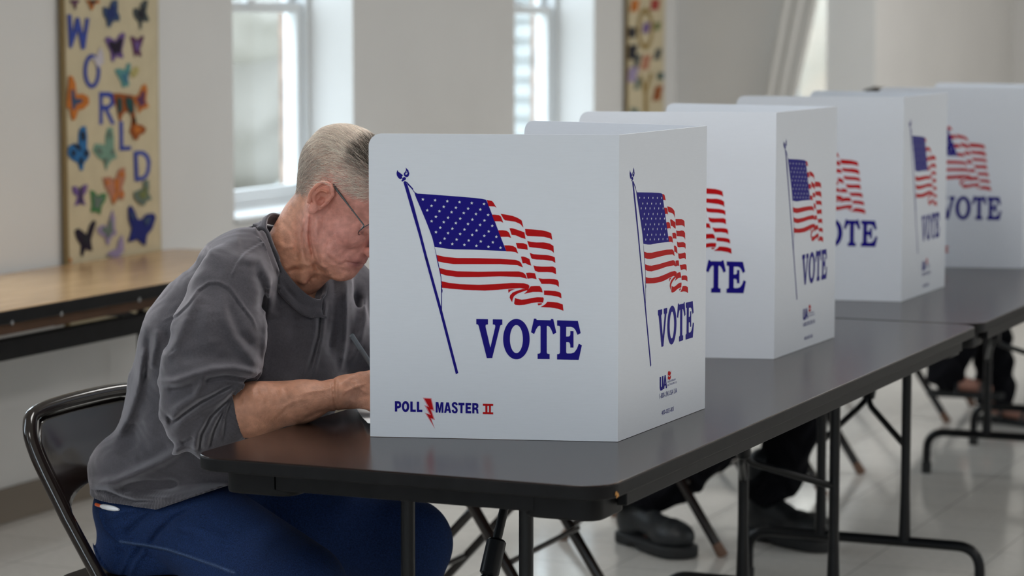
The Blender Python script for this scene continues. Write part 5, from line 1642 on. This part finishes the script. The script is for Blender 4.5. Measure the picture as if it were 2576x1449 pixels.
if lensu[2] < 0: lensu = -lensu
cens = [hinge + gx * .031 - lensu * .012 + lensn * .002, hinge + gx * .119 - lensu * .012 + lensn * .002]
glasses_lens = []
for c in cens:
    pts = [c + gx * (.026 * math.cos(a)) * (1 + .08 * math.cos(2 * a)) + lensu * (.0185 * math.sin(a)) for a in np.linspace(0, 2 * math.pi, 40, endpoint=False)]
    gl.tube(pts, .0009, 6, closed=True, caps=False)
    glasses_lens.append(pts)
gl.tube(smooth_line([cens[0] + gx * .026, (cens[0] + cens[1]) / 2 + lensu * .005 + lensn * .006, cens[1] - gx * .026], 5), .0011, 6)
gl.tube([hinge, hinge + gx * .004 - lensu * .002, cens[0] - gx * .0262], .0012, 6)
gl.tube([hinge + far, cens[1] + gx * .0262], .0012, 6)
gl.v = [tuple(np.array(p) - base) for p in gl.v]
eg = gl.build('eyeglasses', M['steel'], man, smooth=True)
for pts in glasses_lens:
    b = MB(); P_ = [p - base for p in pts]
    n = len(P_); b.add(P_ + [p + lensn * .0012 for p in P_], [tuple(range(n)), tuple(range(n, 2 * n))[::-1]] + [(i, (i + 1) % n, n + (i + 1) % n, n + i) for i in range(n)])
    b.build('lens', M['lens'], eg)

# ---- pen in the hand, pen in the pocket, ballot
pt = at(887, 847, 4.87)
ptip = np.array([*(pt + (at(933, 917, 4.90) - pt) * 3.0)[:2], TZ + .003])
pv = (at(933, 917, 4.90) - pt); pv /= np.linalg.norm(pv)
k = (pt[2] - (TZ + .003)) / -pv[2] if pv[2] < 0 else .14
ptip = pt + pv * min(k, .150)
pen = thing('pen', 'slim grey pen held upright in the writing hand', 'pen', tuple(ptip))
b = MB(); L = np.linalg.norm(pt - ptip)
b.tube([pt - ptip, pt - ptip - pv * .004, pv * -.03], [.0036, .0046, .0046], 14).build('barrel', M['pen_grey'], pen, smooth=True)
MB().tube([pt - ptip - np.array([.001, .006, 0]) + pv * .002, pt - ptip - np.array([.001, .006, 0]) + pv * .032], .0015, 8).build('clip', M['pen_grey'], pen, smooth=True)
MB().tube([-pv * .031, -pv * .010, (0, 0, 0)], [.0046, .003, .0008], 12).build('nib', M['blackmetal'], pen, smooth=True)
def on_surface(x, y, f, d0=4.5, lift=.004):
    d = d0
    r = _ray(x, y)
    for _ in range(90):
        v = float(f((CAM + r * d)[None])[0])
        if v < .0005: break
        d += max(v * .6, .0006)
    return CAM + r * (d - lift)
jf = lambda P: jeans_sdf(P)
pc, pe = on_surface(254, 1273, jf), on_surface(299, 1282, jf)
pk = thing('pen', 'white pen with orange end clipped in the jeans pocket', 'pen', tuple(pc))
b = MB(); dv = pe - pc
b.tube([dv * 0, dv * .12, dv * .45, dv * .8, dv * 1.0], [.0030, .0048, .0056, .0046, .0020], 14).build('clip', M['pen_white'], pk, smooth=True)
po = on_surface(242, 1269, jf)
MB().tube([(0, 0, 0), po - pc], [.0032, .0034], 12).build('orange_end', M['pen_orange'], pk, smooth=True)
pp = thing('ballot_paper', 'white ballot paper lying under the writing hand behind the nearest booth', 'paper', (.25, .56, TZ))
V, Q = [], []
A0, A1, A3_ = np.array([.146, .386]), np.array([.020, .585]), np.array([.330, .492])
for i in range(9):
    for j in range(9):
        p = A0 + (A1 - A0) * i / 8 + (A3_ - A0) * j / 8
        V.append((p[0] - .25, p[1] - .56, .0012 + .010 * math.exp(-(j / 1.6) ** 2) * (.4 + .6 * math.exp(-((i - 0) / 2.5) ** 2))))
for i in range(8):
    for j in range(8):
        a = i * 9 + j; Q.append((a, a + 9, a + 10, a + 1))
o = np_obj('sheet', V, Q, M['paper'], pp)
so = o.modifiers.new('thickness', 'SOLIDIFY'); so.thickness = .0006; so.offset = 1
# ------------------------------------------------------------------ the other voters, mostly hidden behind the booths
def voter(label, c, hip_x, feet, head, mats, skin=(.42, .22, .15), hair_c=(.02, .015, .012), sandals=False, bare=False):
    """c: y of the middle plane; feet: two (x, y, heading) on the floor; head: (x, y, z)"""
    base = np.array([hip_x, c, 0])
    t = thing('person', label, 'person', tuple(base))
    hd = np.array(head, float)
    hip = np.array([hip_x, c, .54])
    chest = hip * .42 + (hd - [0.10, 0, .17]) * .58 + np.array([0, 0, .02])
    nb = hd - np.array([.055, 0, .13])
    anks = [np.array([x, y, .10 + zz]) for x, y, h_, zz in feet]
    kns = [np.array([hip_x + .40, c + s * .12, .50]) for s in (-1, 1)]
    elb = [np.array([hip_x + .36, c + s * .24, .80]) for s in (-1, 1)]
    wr = [np.array([hip_x + .52, c + s * .10, .775]) for s in (-1, 1)]
    sh = [chest + np.array([0, s * .16, .05]) for s in (-1, 1)]
    def legs(P, g):
        d = s_ell(P, hip, (.13 + g, .17 + g, .10 + g))
        for s, (k, a) in enumerate(zip(kns, anks)):
            h0 = hip + np.array([.03, (-1, 1)[s] * .09, -.01])
            l = smin(s_cone(P, h0, k, .082 + g, .060 + g), s_cone(P, k, a, .054 + g, (.022 if g < .01 else .066) + g), .02)
            d = smin(d, l, .03)
        return d
    def top(P, g):
        d = smin(s_cone(P, hip + np.array([0, 0, .05]), chest, .13 + g, .125 + g), s_cone(P, sh[0], sh[1], .060 + g, .060 + g), .05)
        for s in range(2):
            d = smin(d, smin(s_cone(P, sh[s], elb[s], .052 + g, .042 + g), s_cone(P, elb[s], wr[s], .040 + g, .028 + g), .02), .02)
        return d
    def bodyf(P):
        d = np.maximum(top(P, -.012), -10)
        d = smin(d, legs(P, -.012), .03)
        d = smin(d, s_cone(P, nb, hd - np.array([.02, 0, .06]), .052, .050), .02)
        d = smin(d, s_ell(P, hd, (.094, .074, .110)), .02)
        d = smin(d, s_ell(P, hd + [.045, 0, -.075], (.045, .042, .045)), .02)
        d = smin(d, s_cone(P, hd + [.088, 0, -.005], hd + [.108, 0, -.040], .009, .012), .01)
        for s in (-1, 1):
            d = smin(d, s_ell(P, hd + [-.005, s * .076, -.015], (.016, .008, .028)), .006)
            d = smax(d, -s_ell(P, hd + [.095, s * .030, -.002], (.012, .014, .009)), .008)
        d = smax(d, -s_cone(P, hd + [.094, -.022, -.078], hd + [.094, .022, -.078], .003, .003), .004)
        for s in range(2):
            fw = np.array([.95, -(-1, 1)[s] * .3, 0]); fw /= np.linalg.norm(fw)
            ac = np.array([-fw[1], fw[0], 0]) * (-1, 1)[s]
            d = smin(d, s_cone(P, wr[s], wr[s] + fw * .075, .026, .030), .01)
            d = smin(d, fingers(P, wr[s] + fw * .085 - ac * .028 + np.array([0, 0, -.005]), ac, fw, np.array([0, 0, -1.]), LENS, curl=(.2, .4, .5)), .005)
            t0 = wr[s] + fw * .025 - ac * .02
            d = smin(d, s_chain(P, [t0, t0 + fw * .03 - ac * .028, t0 + fw * .06 - ac * .038], [.014, .012, .009], .004), .007)
            a = anks[s]; h_ = feet[s][2]; ff = np.array([math.cos(h_), math.sin(h_), 0])
            d = smin(d, s_cone(P, a - [0, 0, .04], a + ff * (.15 if sandals else .11) - [0, 0, .066], .032 if sandals else .022, .022 if sandals else .016), .012)
        return d
    lo = np.minimum(hip, np.min(anks, 0)) - [.25, .3, .1]; hi = np.maximum(hd, np.max(anks + wr, 0)) + [.32, .30, .16]
    lo[2] = 0.0; lo[1] = min(lo[1], c - .36); hi[1] = max(hi[1], c + .36)
    V, Q = sdf_mesh(bodyf, lo, hi, .0075, B=12, slack=.03)
    np_obj('body', V - base, Q, mats['skin'], t)
    V, Q = sdf_mesh(lambda P: np.maximum(top(P, .008) - .003 * np.sin(P[:, 2] * 60 + 3 * np.sin(P[:, 0] * 30)), np.maximum(.52 - P[:, 2], 0 * P[:, 0] - 1)), lo, hi, .009, B=12, slack=.03)
    np_obj('jacket', V - base, Q, mats['top'], t)
    wob = lambda P: .006 * np.sin(P[:, 2] * 75 + 2.5 * np.sin(P[:, 0] * 40 + P[:, 1] * 23)) * np.clip((.5 - P[:, 2]) / .2, 0, 1)
    hem = .115 if not bare else .075
    V, Q = sdf_mesh(lambda P: np.maximum(np.maximum(legs(P, .010) - wob(P), hem - P[:, 2] + .012 * np.sin(P[:, 0] * 50)), P[:, 2] - .63), lo, hi, .0075, B=12, slack=.03)
    np_obj('trousers', V - base, Q, mats['legs'], t)
    V, Q = sdf_mesh(lambda P: np.maximum(s_ell(P, hd + [-.010, 0, .018], (.104, .084, .108)) + .002 * np.sin(P[:, 0] * 160 + P[:, 2] * 90), -np.maximum(P[:, 0] - hd[0] - .055, -1) * 0 + np.maximum(P[:, 0] - hd[0] - .062 - (P[:, 2] - hd[2]) * .3, hd[2] - .055 - P[:, 2])), hd - .14, hd + .15, .005, B=12, slack=.02)
    np_obj('hair', V - base, Q, mats['hair'], t)
    for x, y, h_, zz in feet:
        ff = (math.cos(h_), math.sin(h_), 0)
        if sandals:
            sl = MB()
            f3 = np.array(ff); l3 = np.array([-f3[1], f3[0], 0]); o0 = np.array([x, y, zz])
            out = [o0 + f3 * a + l3 * b_ for a, b_ in ((-.065, -.028), (.05, -.032), (.15, -.045), (.205, -.030), (.215, .0), (.205, .028), (.15, .042), (.05, .030), (-.065, .028))]
            n = len(out)
            v = [p - base for p in out] + [p + [0, 0, .022] - base for p in out]
            sl.add(v, [tuple(range(n))[::-1], tuple(range(n, 2 * n))] + [(i, (i + 1) % n, n + (i + 1) % n, n + i) for i in range(n)])
            so_ = sl.build('sandal', M['sole'], t, smooth=True, bevel=.003)
            for q in (.045, .135):
                MB().tube(smooth_line([o0 + f3 * q - l3 * .042 + [0, 0, .02] - base, o0 + f3 * q - l3 * .03 + [0, 0, .062 - q * .12] - base, o0 + f3 * q + [0, 0, .085 - q * .2] - base, o0 + f3 * q + l3 * .03 + [0, 0, .062 - q * .12] - base, o0 + f3 * q + l3 * .040 + [0, 0, .02] - base]), .007, 8).build('strap', M['boot'], so_, smooth=True)
        else:
            b_ = shoe((x, y, .10), ff, t, base, .0055, M['boot'], M['sole'], 'boot', high=.085, sc=1.13)
            f3 = np.array(ff); l3 = np.array([-f3[1], f3[0], 0])
            hl = np.array([x, y, 0]) - f3 * .055
            for k in range(5):
                cc = hl + f3 * (.134 - .012 * k) + np.array([0, 0, .099 + .027 * k])
                MB().tube([cc - l3 * .024 - base, cc + f3 * .010 + [0, 0, .004] - base, cc + l3 * .024 - base], .0028, 8).build('lace', M['black'], b_, smooth=True)
                for s in (-1, 1):
                    e = cc + l3 * s * .028 - f3 * .006 - base
                    MB().tube([e, e + l3 * s * .003], .0035, 8).build('eyelet', M['steel'], b_, smooth=True)
    return t
M['skin2'] = mat('light_skin', (.42, .21, .16), .5, noise=.1, scale=40)
M['hair2'] = mat('dark_brown_hair', (.02, .015, .010), .6, noise=.4, scale=80)
M['trouser'] = mat('black_trousers', (.004, .004, .006), .9, spec=.12)
M['jacket'] = mat('dark_jacket', (.012, .014, .022), .85, spec=.2)
voter('person in black trousers and laced black boots seated behind the third booth', 3.22, -.30, [(-.365, 3.06, -.62, 0), (-.055, 3.27, -.42, 0)], (.06, 3.22, 1.10), dict(skin=M['skin2'], top=M['jacket'], legs=M['trouser'], hair=M['hair2']))
voter('person in dark clothes and open sandals seated behind the farthest booth', 5.80, -.44, [(-.13, 5.62, .10, .10), (.03, 5.72, -.30, 0)], (-.445, 5.80, 1.103), dict(skin=M['skin2'], top=M['jacket'], legs=M['trouser'], hair=M['hair2']), sandals=True, bare=True)
